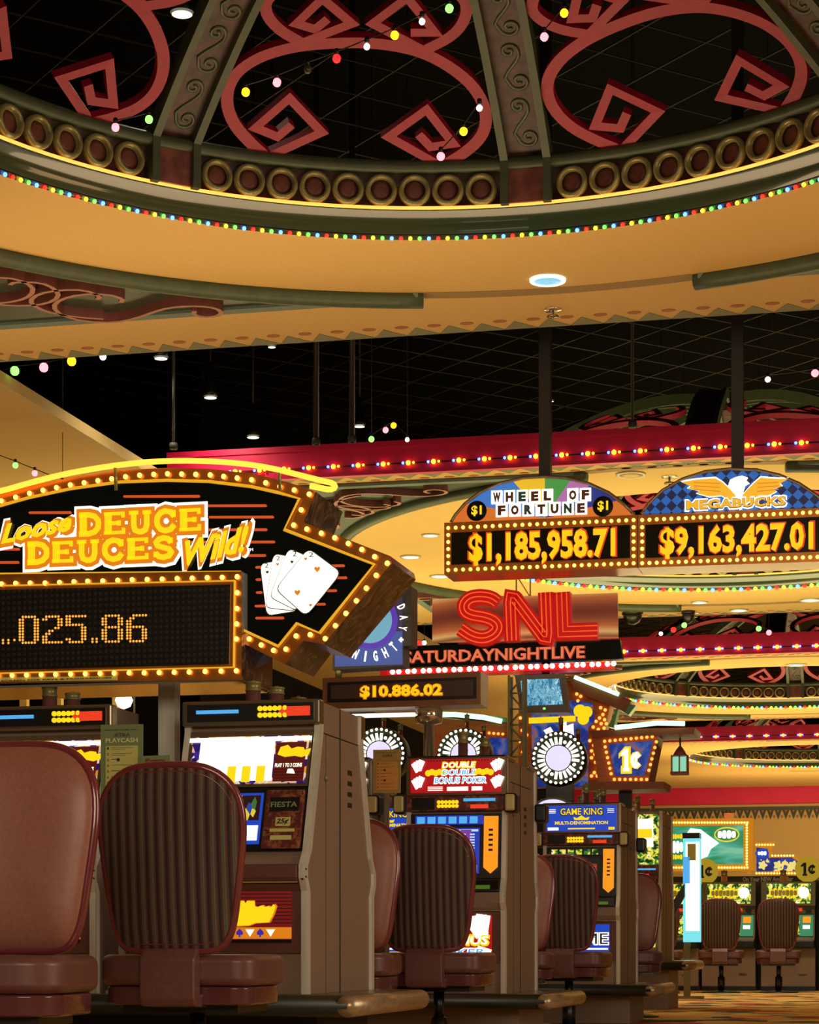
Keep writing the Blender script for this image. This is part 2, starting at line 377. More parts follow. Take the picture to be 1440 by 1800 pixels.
M['amberlit'] = glow('lit_amber_guide', (250, 150, 24), 1.0); M['greendim'] = glow('green_ticket_lights', (90, 130, 40), .5)
M['roll'] = mat('dark_green_rubber_roll', (26, 34, 26), .4)
M['band'] = mat('glossy_plum_band', (92, 48, 50), .16, coat=.6)
M['frame_olive'] = mat('olive_metal_frame', (110, 104, 66), .35, .4); M['candr2'] = mat('candle_amber', (180, 110, 50), .3)
M['neonedge'] = glow('yellow_edge_trim', (236, 170, 30), .9)
M['tilebrown'] = mat('tile_letter_brown', (90, 40, 24), .5); M['tileteal'] = mat('tile_letter_teal', (30, 80, 86), .5)
M['wing'] = glow('eagle_gold', (240, 176, 40), .95); M['dblue'] = mat('letter_shadow_blue', (20, 30, 70), .5)
M['redplastic'] = mat('red_letter_plastic', (190, 22, 26), .25, emi=.45, ecol=(190, 14, 20)); M['neonr'] = bulbmat('red_orange_neon', (240, 96, 34), .9)
M['neonsal'] = glow('salmon_letter_edge', (120, 36, 28), .8); M['neonsal2'] = glow('salmon_letter', (226, 112, 70), .95)
M['grey_tv'] = mat('grey_tv_plastic', (84, 74, 62), .45)
M['wheelgreen'] = mat('wheel_dark_green', (44, 60, 50), .4); M['lilac'] = glow('lilac_lit_disc', (222, 216, 248), 1.1); M['candr3'] = mat('candle_red', (120, 40, 36), .3)
M['edgegreen'] = mat('pale_green_edge', (104, 170, 112), .4)
M['panegreen'] = glow('lantern_pane', (150, 225, 190), .85)
M['bronze'] = noisy('bronze_brown_frame', (128, 86, 60), (142, 98, 68), 8, .35, .3)
M['dusk'] = mat('dusky_screen', (74, 58, 46), .3)
M['bluegrad'] = ramped('deep_blue_face', [(0, (20, 16, 40)), (.5, (40, 60, 120)), (1, (80, 130, 190))], .2, 'noise', .3, .8, interp='LINEAR')
M['lowblue'] = glow('pale_blue_city', (96, 160, 190), .8)
M['cardy'] = mat('card_mustard', (176, 150, 84), .7); M['cardo'] = mat('card_orange_inset', (222, 160, 80), .7); M['inkr'] = mat('ink_maroon', (120, 40, 50), .6)
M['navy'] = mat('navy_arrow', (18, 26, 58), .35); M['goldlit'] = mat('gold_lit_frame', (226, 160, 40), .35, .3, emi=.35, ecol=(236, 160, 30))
M['bulbg'] = bulbmat('gold_frame_bulb', (255, 222, 120), 2.5); M['papery2'] = glow('pale_flower', (240, 226, 130), .9); M['dkpanel'] = mat('dark_green_panel', (44, 52, 40), .6)
M['discy'] = mat('yellow_disc', (206, 186, 50), .5, emi=.3, ecol=(206, 186, 50)); M['exitbox'] = mat('exit_box_cream', (214, 176, 110), .5)
M['paybar'] = glow('paytable_pale', (196, 216, 246), .95); M['payblue'] = glow('paytable_blue', (34, 60, 190), .8); M['payvio'] = glow('paytable_violet', (130, 60, 170), .85)
M['payblk'] = glow('reel_black', (16, 22, 14), .6); M['payyel'] = glow('reel_yellow', (196, 186, 60), .9); M['payred'] = glow('reel_red', (196, 60, 36), .85)
M['grille'] = mat('cream_speaker_grille', (196, 180, 120), .4, .2)
M['duskblue'] = glow('dusk_blue_face', (46, 42, 78), .6)
# ================================================================ THE HALL
CZ = CH + 4.0                       # underside of the dropped ceilings
DU = -2.166                         # all domes stand in one row along this line
DV = (9.54, 22.2, 34.6, 47.0)
SLAB = ((5.0, 14.1), (18.2, 26.75), (30.4, 39.1), (43.0, 55.5))
mb = MB(); mb.box(-14, 14, -4, 57, -.1, 0); struct(mb, 'floor', 'carpet')
mb = MB(); mb.box(-14, 14, 56, 56.3, 0, 9.5); struct(mb, 'wall_back', 'wallc')
mb = MB(); mb.box(-9.3, -9.1, 27, 56, 0, 9.5); mb.box(-13, -9.1, 27, 27.2, 0, 9.5); mb.box(-13.2, -13, 4, 27.2, 0, 9.5); struct(mb, 'wall_left', 'black')
mb = MB(); mb.box(-14, 14, 4, 57, 9.5, 9.7); struct(mb, 'ceiling', 'black')
# crimson cornice and painted border at the head of the far wall
mb = MB(); mb.box(-9.1, 14, 55.6, 56, 4.15, 4.75); struct(mb, 'trim_1', 'crimson')
mb = MB()
for k in range(115):
    x = -9.0 + k * .19
    mb.prism([(x, 4.02), (x + .19, 4.02), (x + .095, 3.76)], 55.985, 55.999, 0)
    mb.prism([(x + .095 - .03, 4.0), (x + .095, 4.01), (x + .125, 4.0), (x + .095, 3.93)], 55.975, 55.984, 1)
    mb.prism([(x + .19 - .03, 3.84), (x + .19, 3.88), (x + .22, 3.84), (x + .19, 3.79)], 55.975, 55.984, 1)
mb.box(-9.1, 13, 55.97, 55.999, 4.02, 4.08, 2)
struct(mb, 'trim_2', ['dgreen', 'oval', 'green'])
R0 = 2.75
def ceiling_panel(vc, v0, v1, u0=-13.0, u1=12.0):
    """flat dropped ceiling with the round opening of a dome in it"""
    mb = MB(); angs = sorted(set([i * 2 * PI / 96 for i in range(96)] + [math.atan2(y - vc, x - DU) % (2 * PI) for x in (u0, u1) for y in (v0, v1)]))
    pts = []
    for a in angs:
        c, s_ = math.cos(a), math.sin(a); t = 1e9
        if c > 1e-9: t = min(t, (u1 - DU) / c)
        if c < -1e-9: t = min(t, (u0 - DU) / c)
        if s_ > 1e-9: t = min(t, (v1 - vc) / s_)
        if s_ < -1e-9: t = min(t, (v0 - vc) / s_)
        pts.append(((DU + R0 * c, vc + R0 * s_), (DU + t * c, vc + t * s_)))
    n = len(pts); vs = []
    for (a, b) in pts: vs += [(a[0], a[1], CZ), (b[0], b[1], CZ), (a[0], a[1], CZ + .1), (b[0], b[1], CZ + .1)]
    fs = []
    for i in range(n):
        p, q = 4 * i, 4 * ((i + 1) % n)
        fs += [(p, q, q + 1, p + 1), (p + 2, p + 3, q + 3, q + 2), (p + 1, q + 1, q + 3, p + 3)]
    return mb.add(vs, fs, 0)
def zigzag(mb, v, sgn, u0, u1, m1, m2):
    """sage triangles and russet ovals painted along a ceiling edge at v; sgn points inward"""
    P, H = .215, .17; k = 0; u = u0
    while u < u1:
        z0, z1 = CZ - .004, CZ - .001
        mb.prismz([(u, v), (u + P * .98, v), (u + P * .42, v + sgn * H)], z0, z1, m1)
        ov = [(u + P + .045 * math.cos(t * PI / 4), v + sgn * (H + .02) + .03 * math.sin(t * PI / 4)) for t in range(8)]
        mb.prismz(ov, z0, z1, m2); u += P
def ring_flat(mb, vc, r0, r1, a0, a1, z, m, n=40):
    for i in range(n):
        a, b = a0 + (a1 - a0) * i / n, a0 + (a1 - a0) * (i + 1) / n
        mb.prismz([(DU + r * math.sin(t), vc + r * math.cos(t)) for r, t in ((r0, a), (r1, a), (r1, b), (r0, b))], z - .003, z, m)
DUS = (-2.166, -1.95, -2.1, -2.166)      # the row of domes is very slightly out of line
for k, (vc, (v0, v1)) in enumerate(zip(DV, SLAB)):
    DU = DUS[k]
    mb = ceiling_panel(vc, v0, v1)
    if k < 3: zigzag(mb, v1, -1, -6.3, 6.5, 1, 2)
    if k > 0: zigzag(mb, v0 + .01, 1, -6.3, 8, 1, 2)
    for q in range(4):
        c = q * PI / 2; ring_flat(mb, vc, 3.74, 3.86, c - math.radians(12.5), c + math.radians(12.5), CZ - .001, 3, 12)
    struct(mb, 'ceiling', ['tan', 'zig', 'oval', 'stripe'])
    if k < 3:       # the side strip of ceiling that joins two panels, left of the open well
        mb = MB(); mb.box(-13, -6.38, v1, SLAB[k + 1][0], CZ, CZ + .08); mb.box(-6.46, -6.37, v1, SLAB[k + 1][0], CZ - .001, CZ + .085, 1)
        struct(mb, 'ceiling', ['tan', 'wallc'])
    if k > 0:       # crimson fascia facing the open well
        mb = MB(); mb.box(-6.37, 12, v0 - .05, v0, CZ - .01, CZ + .27); mb.box(-6.37, 12, v0 - .07, v0 - .05, CZ - .01, CZ + .02, 0)
        mb.box(-6.37, 12, v0 - .06, v0 - .05, CZ + .22, CZ + .27)
        tag(mb.build('trim_%d' % (k + 2), 'crimson'), kind='structure')
DU = DUS[0]
# ---------------------------------------------------------------- dome builder
HD = 1.02; RD = 2.66
def zdome(r): return .40 + HD * (1 - (r / RD) ** 2)
def on_dome(px, py):
    d = ray(px, py); cx, cy, cz = DU, DV[0], CZ
    a = HD / RD ** 2 * (d.x ** 2 + d.y ** 2)
    b = d.z - 2 * HD / RD ** 2 * (d.x * cx + d.y * cy)
    c = CH - cz - .4 - HD + HD / RD ** 2 * (cx * cx + cy * cy)
    D = b * b - 4 * a * c; t = (-b + math.sqrt(max(D, 0))) / (2 * a); p = d * t
    x, y = p.x - cx, p.y - cy; return math.atan2(x, y), math.hypot(x, y)
PC = math.radians(-21.7)
def bars(mb, pts, wd, dp, m=0, closed=False):
    """rectangular bar laid on the dome surface; pts = (angle, radius)"""
    P = [Vector((r * math.sin(a), r * math.cos(a), zdome(r))) for a, r in pts]
    Nn = [Vector((2 * HD * r / RD ** 2 * math.sin(a), 2 * HD * r / RD ** 2 * math.cos(a), 1)).normalized() for a, r in pts]
    k = len(P); vs = []
    for i in range(k):
        a = P[i - 1] if (i or closed) else None; c = P[(i + 1) % k] if (i < k - 1 or closed) else None
        d1 = (P[i] - a).normalized() if a is not None else (c - P[i]).normalized(); d2 = (c - P[i]).normalized() if c is not None else d1
        s1 = d1.cross(Nn[i]).normalized(); s2 = d2.cross(Nn[i]).normalized(); sd = (s1 + s2)
        sd = sd.normalized() if sd.length > .1 else s1
        h = wd / 2 / max(.5, sd.dot(s1))
        for e, f in ((1, -1), (1, 1), (-1, 1), (-1, -1)): vs.append(P[i] + sd * h * e + Nn[i] * dp / 2 * f)
    fs = []
    for i in range(k if closed else k - 1):
        b0, b1 = 4 * i, 4 * ((i + 1) % k)
        for j in range(4): fs.append((b0 + j, b0 + (j + 1) % 4, b1 + (j + 1) % 4, b1 + j))
    if not closed: fs += [(3, 2, 1, 0), tuple(4 * (k - 1) + j for j in range(4))]
    return mb.add(vs, fs, m)
def tr(pp, sm=0):
    q = [on_dome(*p) for p in pp]; q = [(a - PC, r) for a, r in q]
    return smooth(q, sm) if sm else q
orn = []
mb = MB()
bars(mb, tr([(465, 270), (438, 246), (408, 212), (396, 175), (402, 140), (425, 112), (470, 88), (540, 72), (640, 68), (715, 78), (770, 98), (822, 134), (850, 172), (857, 210), (845, 240), (815, 266), (777, 288)], 2), .066, .05)
bars(mb, tr([(460, 276), (565, 228), (508, 168), (448, 220), (487, 236), (512, 215)]), .05, .05)
bars(mb, tr([(783, 292), (683, 236), (750, 188), (797, 248), (757, 254), (736, 232)]), .05, .05)
bars(mb, tr([(500, -30), (466, -6), (466, 20), (490, 48), (530, 70)], 2), .06, .05)
bars(mb, tr([(524, 72), (618, 36), (566, -8), (520, 36), (553, 46), (575, 28)]), .05, .05)
bars(mb, tr([(745, 84), (800, 56), (822, 22), (818, -10), (770, -40)], 2), .06, .05)
bars(mb, tr([(750, 86), (655, 36), (716, -10), (765, 52), (722, 52)]), .05, .05)
orn_o = mb.build('lattice_ornament', 'lattice'); orn_me = orn_o.data; bpy.data.objects.remove(orn_o)
# boss, rib, scroll meshes (local, pointing along +y)
mb = MB(); mb.lathe([(.060, -.002), (.060, -.03), (.070, -.042), (.084, -.036), (.090, -.02), (.092, 0)], n=22, m=0, axis='y')
mb.lathe([(.061, -.006), (.03, -.008), (.001, -.008)], n=22, m=1, axis='y')
o = mb.build('boss', ['brass', 'rust']); boss_me = o.data; bpy.data.objects.remove(o)
def meridian(x0, x1, d0, d1, r0=2.69, r1=.25, n=16):
    vs = []; fs = []
    for i in range(n + 1):
        r = r0 + (r1 - r0) * i / n; sl = Vector((0, 2 * HD * r / RD ** 2, 1)).normalized(); b = Vector((0, r, zdome(r)))
        tp = 1 if i == 0 else min(1, .42 + r / 2.6)
        for x, d in ((x0, d0), (x1, d0), (x1, d1), (x0, d1)): q = b + sl * d; vs.append((x * tp, q.y, q.z))
    for i in range(n):
        for j in range(4): fs.append((4 * i + j, 4 * i + (j + 1) % 4, 4 * i + 4 + (j + 1) % 4, 4 * i + 4 + j))
    fs += [(3, 2, 1, 0), tuple(4 * n + j for j in range(4))]
    return vs, fs
mb = MB()
for sx in (-1, 1):
    mb.add(*meridian(sx * .12 - .022, sx * .12 + .022, -.05, .05), 0); mb.box(sx * .12 - .022, sx * .12 + .022, 2.60, 2.67, .145, .41, 0)
mb.add(*meridian(-.1, .1, 0, .03), 1); mb.box(-.1, .1, 2.63, 2.66, .155, .34, 2)
o = mb.build('rib', ['green', 'darkbrown', 'rust']); rib_me = o.data; bpy.data.objects.remove(o)
mb = MB(); s0 = 0.10
def S(t, x):       # t metres up the rib, x across
    r = 2.66 - t * .80; return (x, r, zdome(r))
for k in range(5):
    b = .07 + k * .36; sg = 1
    lo = spiral(0.03, b + .07, .062, 1.4, PI * 1.0, 1, 18); hi = spiral(0.0, b + .27, .05, 1.3, 0, 1, 18)
    pth = lo[::-1] + [(-.045, b + .1), (-.02, b + .14), (.03, b + .2), (.05, b + .235)] + hi
    mb.tube([S(t, x) for x, t in pth], .011, n=6)
o = mb.build('scroll', 'scroll'); scr_me = o.data; bpy.data.objects.remove(o)
def ringwall(mb, prof, m, n=96, a0=0, a1=2 * PI):
    vs = [(r * math.sin(a0 + (a1 - a0) * i / n), r * math.cos(a0 + (a1 - a0) * i / n), z) for i in range(n + 1) for r, z in prof]; k = len(prof)
    return mb.add(vs, [(i * k + j, i * k + j + 1, (i + 1) * k + j + 1, (i + 1) * k + j) for i in range(n) for j in range(k - 1)], m, True)
RIBS = [math.radians(a) for a in (0, 43.4, 88, 134, 180, -134, -88, -43.4)]
def place(me, name, parent, a=0.0, loc=(0, 0, 0)):
    o = bpy.data.objects.new(name, me); COL.objects.link(o); o.parent = parent; o.location = loc; o.rotation_euler = (0, 0, -a); return o
DL = ['nearest domed ceiling well with rose red spiral lattice, filling the top of the photo',
      'second domed ceiling well, behind the hanging jackpot signs, its lattice rising above the crimson band',
      'third domed ceiling well with ring bosses, right of the television monitor',
      'farthest and smallest domed ceiling well, just above the lantern at the right']
part_co = {}
for k, vc in enumerate(DV):
    DU = DUS[k]
    D = thing('ceiling_dome', DL[k], 'ceiling dome', (DU, vc, CZ), group='ceiling domes')
    if k == 0:
        def one(nm, prof, m):
            q = MB(); ringwall(q, prof, 0); o = q.build(nm, m, D); part_co[nm] = o.data; return o
        one('cove', [(2.75, 0), (2.745, .02), (2.72, .035), (2.715, .07), (2.70, .085), (2.675, .14), (2.66, .142)], 'cove')
        q = MB(); q.tube([(2.655 * math.sin(i * PI / 60), 2.655 * math.cos(i * PI / 60), .15) for i in range(120)], .009, closed=True, n=6)
        o = q.build('rope_light', 'bulbo', D); part_co['rope_light'] = o.data
        one('boss_band', [(2.66, .152), (2.672, .155), (2.672, .345), (2.66, .348)], 'darkbrown')
        one('rim', [(2.69, .342), (2.62, .342), (2.61, .36), (2.61, .39), (2.63, .41), (2.69, .41)], 'green')
    else:
        for nm, me in part_co.items(): place(me, nm, D)
    for i in range(8):
        a = RIBS[i]; b = RIBS[(i + 1) % 8]; b = b + 2 * PI if b < a else b
        r_ = place(rib_me, 'rib', D, a)
        if k < 3 or i in (0, 1, 7): place(scr_me, 'scroll', r_)
        c = (a + b) / 2
        place(orn_me, 'lattice_ornament', D, c)
        ok = abs(((c + PI) % (2 * PI)) - PI) < math.radians(95)
        if ok:
            for j in range(9):
                t = a + (b - a) * (.128 + j * .744 / 8)
                place(boss_me, 'boss', D, t, (2.668 * math.sin(t), 2.668 * math.cos(t), .247))
    # string of coloured bulbs round the opening
    L = thing('rim_light_string', ['string of coloured bulbs around the rim of the nearest dome', 'string of coloured bulbs around the dome rim behind the right jackpot sign',
              'string of coloured bulbs around the rim of the third dome, below the middle crimson band', 'string of coloured bulbs around the rim of the farthest dome, above the back wall'][k], 'string lights', (DU, vc, CZ))
    q = MB(); rr = 2.738
    q.tube([(rr * math.sin(-1.45 + i * .0725), rr * math.cos(-1.45 + i * .0725), .022) for i in range(41)], .005, n=5); q.build('cable', 'rub', L)
    st = math.radians(1.1 if k == 0 else 1.65); off = math.radians(-13 if k == 0 else (-16, -16, -20, -24)[k]) - st * 49
    P = [(rr * math.sin(off + j * st), rr * math.cos(off + j * st), .005) for j in range(100)]
    bulbs(L, P, ['bY', 'bG', 'bB', 'bR'], .0115 if k == 0 else .022)
DU = DUS[0]
# ---------------------------------------------------------------- spandrels
def loc1(px, py): p = at_z(px, py, CZ); return (p.x - DU, p.y - DV[0])
SCA = [loc1(*p) for p in [(17, 480), (27, 475), (72, 476), (98, 488), (104, 502), (82, 514), (42, 518), (0, 516), (-45, 508), (-80, 498)]]
SCB = [loc1(*p) for p in [(213, 512), (216, 505), (190, 497), (140, 497), (104, 507), (93, 520), (108, 535), (150, 546), (200, 548), (240, 540), (280, 525), (312, 519), (350, 518), (380, 522), (391, 530), (380, 537), (355, 538), (340, 533), (342, 527)]]
SCC = [(2 * -3.3 - 0 - y, -x) for x, y in []]
def strip_z(mb, pts, wd, z0, z1, m=0, mface=None):
    q = MB(); q.ribbon(pts, wd, 0, 1, 0)
    vs = [(x, z, z0 + y * (z1 - z0)) for x, y, z in q.v]; mb.add(vs, q.f, m)
    if mface is not None:
        mb.m[-len(q.f):] = [mface if all(abs(vs[i][2] - z0) < 1e-6 for i in f) else m for f in q.f]
def spandrel(k, sx, sy, label):
    T = thing('spandrel_panel', label, 'ceiling panel', (DUS[k], DV[k], CZ), group=None)
    def w_(p): return (p[0] * sx * -1, p[1] * sy)     # traced on the far left corner (x<0, y>0)
    A0, A1 = math.radians(12.6), math.radians(77.4)
    arc = [(-3.80 * math.sin(A0 + (A1 - A0) * i / 24), 3.80 * math.cos(A0 + (A1 - A0) * i / 24)) for i in range(25)]
    inner = [p for p in arc]
    e = 3.72
    poly = [w_(p) for p in inner] + [w_((-e, e))]
    q = MB(); q.prismz(poly, -.012, -.004, 0); q.build('panel', 'dgreen', T)
    q = MB(); q.tube([(w_(p)[0], w_(p)[1], -.03) for p in arc], .055, n=10); q.build('molding', 'green', T)
    q = MB(); strip_z(q, [w_((-.85, e - .03)), w_((-e + .02, e - .03)), w_((-e + .02, .85))], .09, -.03, -.002); q.build('frame', 'bluegrey', T)
    q = MB()
    for pl in (SCA, SCB):
        P = smooth([w_(p) for p in pl], 1); strip_z(q, P, .03, -.07, -.012, 0, 1)
        P = smooth([w_((-p[1], -p[0])) for p in pl], 1); strip_z(q, P, .03, -.07, -.012, 0, 1)
    q.build('scroll', ['russet', 'russet_l'], T)
spandrel(0, -1, 1, 'green framed corner panel with russet scrolls, left below the nearest dome')
spandrel(0, 1, 1, 'curved green moulding panel at the right edge, below the nearest dome')
spandrel(1, -1, -1, 'corner ceiling panel with russet scrolls behind the arrow sign tip')
spandrel(1, -1, 1, 'corner ceiling panel behind the left end of the red letter sign')
spandrel(2, -1, 1, 'corner ceiling panel under the third dome, above the lit penny sign')
spandrel(2, -1, -1, 'corner ceiling panel above the white neon tube right of the monitor')
spandrel(1, 1, -1, 'corner ceiling panel behind the right jackpot sign')
# ---------------------------------------------------------------- fascia light strings
for k in (1, 2, 3):
    v0 = SLAB[k][0]; x0 = {1: 405, 2: 1090, 3: 1195}[k]; zf = CZ + .075
    L = thing('fascia_light_string', ['', 'string of blue and yellow bulbs on the nearest crimson band', 'string of bulbs on the second crimson band, right of the red letter sign', 'string of bulbs on the farthest crimson band, beside the lantern'][k], 'string lights', (0, v0 - .06, zf))
    d = ray(x0, 1100); u0 = d.x / d.y * v0; d = ray(1460, 1100); u1 = d.x / d.y * v0
    q = MB(); q.tube([(u0, 0, 0), (u1, 0, 0)], .005, n=5); q.build('cable', 'rub', L)
    P = []; u = u0 + .02; stp = {1: .217, 2: .26, 3: .32}[k]
    while u < u1 and len(P) < 98: P += [(u, -.01, 0), (u + .045, -.01, 0), (u + .09, -.01, 0)]; u += stp
    for i, p in enumerate(P): bulbs(L, [p], ['bB', 'bY', 'bY' if k == 1 else 'bB'][i % 3], [.012, .02, .011][i % 3] * (1 if k == 1 else 1.3))
# ---------------------------------------------------------------- wire grid and hangers in the dark plenum
mb = MB(); z = CH + 6.1
for i in range(-60, 80):
    c = i * .72
    for sg in (1, -1):
        a = (-9, c + sg * -9 + 15, z); b = (13, c + sg * 13 + 15, z)
        mb.tube([a, b], .0075, n=4)
o = mb.build('suspended_wire_grid', 'grid'); tag(o, kind='structure')
for i, (px, y0, y1, Y, lab) in enumerate([(305, 600, 790, 17.4, 'thin grey hanger cable left of the row of ceiling downlights'), (556, 590, 782, 17.0, 'dark hanger pipe, left of the middle pair in the open well'),
                              (619, 590, 778, 16.6, 'dark hanger pipe, right of the middle pair in the open well'), (1112, 560, 752, 16.8, 'grey hanger cable between the two black sign poles')]):
    T = thing('hanger_rod', lab, 'rod', at(px, y1, Y)); h = 8.6 - T.location.z
    q = MB(); q.tube([(0, 0, 0), (0, 0, h)], .022 if i in (1, 2) else .012, n=8); q.build('rod', 'pipe' if i in (1, 2) else 'grid', T)
    q = MB(); q.lathe([(.03, 0), (.035, .02), (.03, .05)], n=10); q.build('end_cap', 'grid', T)
def downlight(name, p, r, em, label, hang=True, cat='ceiling light', grp=None, ring='silver'):
    T = thing(name, label, cat, p, group=grp)
    if hang:
        q = MB(); q.lathe([(r * 1.15, 0), (r * 1.1, .04), (r * .8, .16), (r * .5, .26), (.02, .28)], n=20); q.build('housing', 'rub', T)
        q = MB(); q.tube([(0, 0, .27), (0, 0, 9.45 - p[2])], .01, n=6); q.build('hanger', 'rub', T)
        q = MB(); q.lathe([(r, -.012), (r * .5, -.016), (.001, -.018)], n=20); q.build('lens', em, T); lamp_spot((p[0], p[1], p[2] - .05), (12 if p[1] < 14 else 45) if r > .04 else 8, ang=150)
    else:
        q = MB(); q.lathe([(r * 1.28, .0), (r * 1.26, -.014), (r * 1.0, -.016), (r * .97, -.004)], n=28); q.build('trim_ring', ring, T)
        q = MB(); q.lathe([(r, -.012), (r * .5, -.017), (.001, -.018)], n=24); q.build('lens', em, T)
        if em == 'whitehot' or 'blue' in em: lamp_spot((p[0], p[1], p[2] - .06), 130 if em == 'whitehot' else 60)
    return T
for px, py, Y, r, lab in [(320, 22, 12.9, .06, 'white pendant downlight seen through the nearest dome'), (283, 628, 17.2, .05, 'pendant downlight highest left in the open well'),
                          (370, 697, 18.6, .052, 'pendant downlight in the middle of the three left ones'), (445, 767, 20.2, .055, 'pendant downlight just above the crimson band, left'),
                          (632, 748, 23.0, .055, 'dim pendant downlight above the crimson band near the centre'), (969, 704, 25.0, .03, 'tiny pendant downlight beside the left black sign pole'),
                          (478, 608, 17.5, .03, 'small downlight tucked behind the nearest ceiling edge')]:
    downlight('pendant_downlight', at(px, py, Y), r, 'whitehot', lab, grp='pendant downlights')
M['bluelens'] = glow('blue_lamp_lens', (130, 205, 235), 1.0)
for px, py, r, em, lab in [(963, 491, .085, 'bluelens', 'round blue recessed downlight in the nearest ceiling'), (1109, 833, .10, 'wallc', 'unlit recessed downlight between the two jackpot sign arches'),
                           (757, 940, .07, 'whitehot', 'recessed downlight upper left of the left jackpot sign'), (722, 978, .085, 'whitehot', 'bright recessed downlight right of the arrow tip'),
                           (773, 1012, .085, 'whitehot', 'bright recessed downlight below the left end of the jackpot sign'), (1230, 1058, .08, 'whitehot', 'recessed downlight right above the second black camera dome'),
                           (1299, 1072, .09, 'whitehot', 'recessed downlight in the middle of the lower right ceiling'), (1425, 1054, .1, 'whitehot', 'recessed downlight at the far right edge of the ceiling'),
                           (1400, 1168, .12, 'bluelens', 'pale green recessed downlight above the third dome')]:
    p = at_z(px, py, CZ); downlight('recessed_downlight', p, r, em, lab, hang=False, grp='recessed downlights', ring='whitehot' if em == 'bluelens' and r < .1 else 'silver')
for px, py, sc, lab in [(972, 544, 1.3, 'small sprinkler head below the blue recessed downlight'), (1177, 838, 1.6, 'tiny sprinkler head above the left end of the right arch'), (1220, 1077, 1.5, 'tiny sprinkler head right of the black camera domes')]:
    T = thing('sprinkler', lab, 'sprinkler', at_z(px, py, CZ), group='sprinklers')
    q = MB(); q.lathe([(.045 * sc, 0), (.042 * sc, -.008), (.02 * sc, -.01)], n=16); q.build('escutcheon', 'chrome', T)
    q = MB(); q.tube([(0, 0, 0), (0, 0, -.05 * sc)], .006 * sc, n=6); q.lathe([(.028 * sc, -.03 * sc), (.03 * sc, -.036 * sc), (.01, -.04 * sc)], n=10); q.build('head', 'dchrome', T)
for px, py, lab in [(1112, 1076, 'black dome camera nearest the red letter sign'), (1210, 1074, 'black dome camera, the right one of the pair')]:
    T = thing('security_camera', lab, 'security camera', at_z(px, py, CZ), group='ceiling cameras')
    r = .115 if px < 1150 else .075
    q = MB(); q.lathe([(r * 1.1, 0), (r * 1.1, -.03), (r, -.035)], n=20); q.build('base_ring', 'rub', T)
    q = MB(); q.lathe([(r, -.03), (r * .96, -.07), (r * .7, -.12), (r * .3, -.145), (.001, -.15)], n=20); q.build('smoked_dome', 'rub', T)
# ---------------------------------------------------------------- party light strings
M['p_o'] = bulbmat('party_orange', (255, 160, 20), 4); M['p_w'] = bulbmat('party_white', (255, 220, 215), 4); M['p_p'] = bulbmat('party_pink', (255, 120, 130), 3.5)
M['p_g'] = bulbmat('party_green', (120, 230, 90), 3); M['p_r'] = bulbmat('party_red', (240, 30, 30), 3); M['p_u'] = mat('unlit_clear_bulb', (60, 60, 55), .1)
def party(pts, Y, label, r=.022, sag=0):
    pts = [(a, b, c, (Y if len(q) == 0 else q[0])) for a, b, c, *q in pts]
    P = [at(px, py, yy) for px, py, c, yy in pts]; o = P[0].copy()
    T = thing('party_light_string', label, 'string lights', o); Lc = [p - o for p in P]
    q = MB(); W = []
    for a, b in zip(Lc, Lc[1:]):
        for t in range(5): s_ = t / 5; c = a.lerp(b, s_); c.z += .035 - .05 * (b - a).length * 4 * s_ * (1 - s_) * .3; W.append(c)
    W.append(Lc[-1] + Vector((0, 0, .035)))
    for c in (Lc[0], Lc[-1]):
        if not any(abs(P[0].y - v) < 5 for v in (9.5,)): q.tube([(c.x, c.y, c.z + .03), (c.x, c.y, 9.45 - o.z)], .003, n=4)
    q.tube(W, .0035, n=5); q.build('cable', 'rub', T)
    for c in Lc: q = MB(); q.lathe([(.012, .018), (.012, .045), (.004, .05)], n=8); q.build('socket', 'rub', T, loc=c)
    for c, (px, py, cc, yy) in zip(Lc, pts): bulbs(T, [c], 'p_' + cc, r * (.75 if cc == 'w' else 1))
party([(432, 162, 'o'), (487, 145, 'p'), (541, 122, 'u'), (592, 103, 'r'), (645, 82, 'w'), (694, 62, 'o'), (742, 38, 'w'), (790, 15, 'g')], 10.6, 'string of party bulbs rising across the middle panel of the nearest dome', .021)
party([(203, 224, 'p'), (262, 210, 'g')], 11.2, 'pair of party bulbs, white and green, at the left of the nearest dome', .021)
party([(775, 275, 'p'), (815, 231, 'o'), (843, 190, 'w')], 11.4, 'three party bulbs climbing beside the central rib of the nearest dome', .022)
party([(957, 65, 'p'), (992, 23, 'o')], 10.8, 'pair of party bulbs, white and orange, right of the central rib', .021)
party([(-20, 668, 'o'), (26, 652, 'g'), (77, 646, 'p'), (126, 635, 'o'), (181, 627, 'w')], 15.8, 'string of party bulbs hanging under the nearest ceiling edge at far left', .034)
party([(-20, 800, 'o'), (27, 818, 'g'), (61, 832, 'p'), (110, 850, 'o')], 17.2, 'string of party bulbs just above the left of the neon arch', .024)
party([(653, 772, 'g'), (678, 756, 'p'), (692, 748, 'o'), (716, 773, 'w')], 17.4, 'four party bulbs above the crimson band near the centre', .024)
party([(1350, 667, 'w'), (1433, 656, 'p'), (1480, 640, 'p')], 17.2, 'party bulbs at the right edge, right of the right sign pole', .03)
party([(746, 1130, 'w'), (738, 1131, 'r'), (727, 1122, 'o')], 28.5, 'few party bulbs in the dark between two signs, near the centre', .04)
party([(1162, 1114, 'w'), (1184, 1107, 'r'), (1203, 1099, 'g')], 27.6, 'party bulbs below the black camera domes', .035)
party([(1334, 1105, 'g'), (1352, 1112, 'p')], 27.6, 'party bulbs in front of the red lattice above the second crimson band', .035)
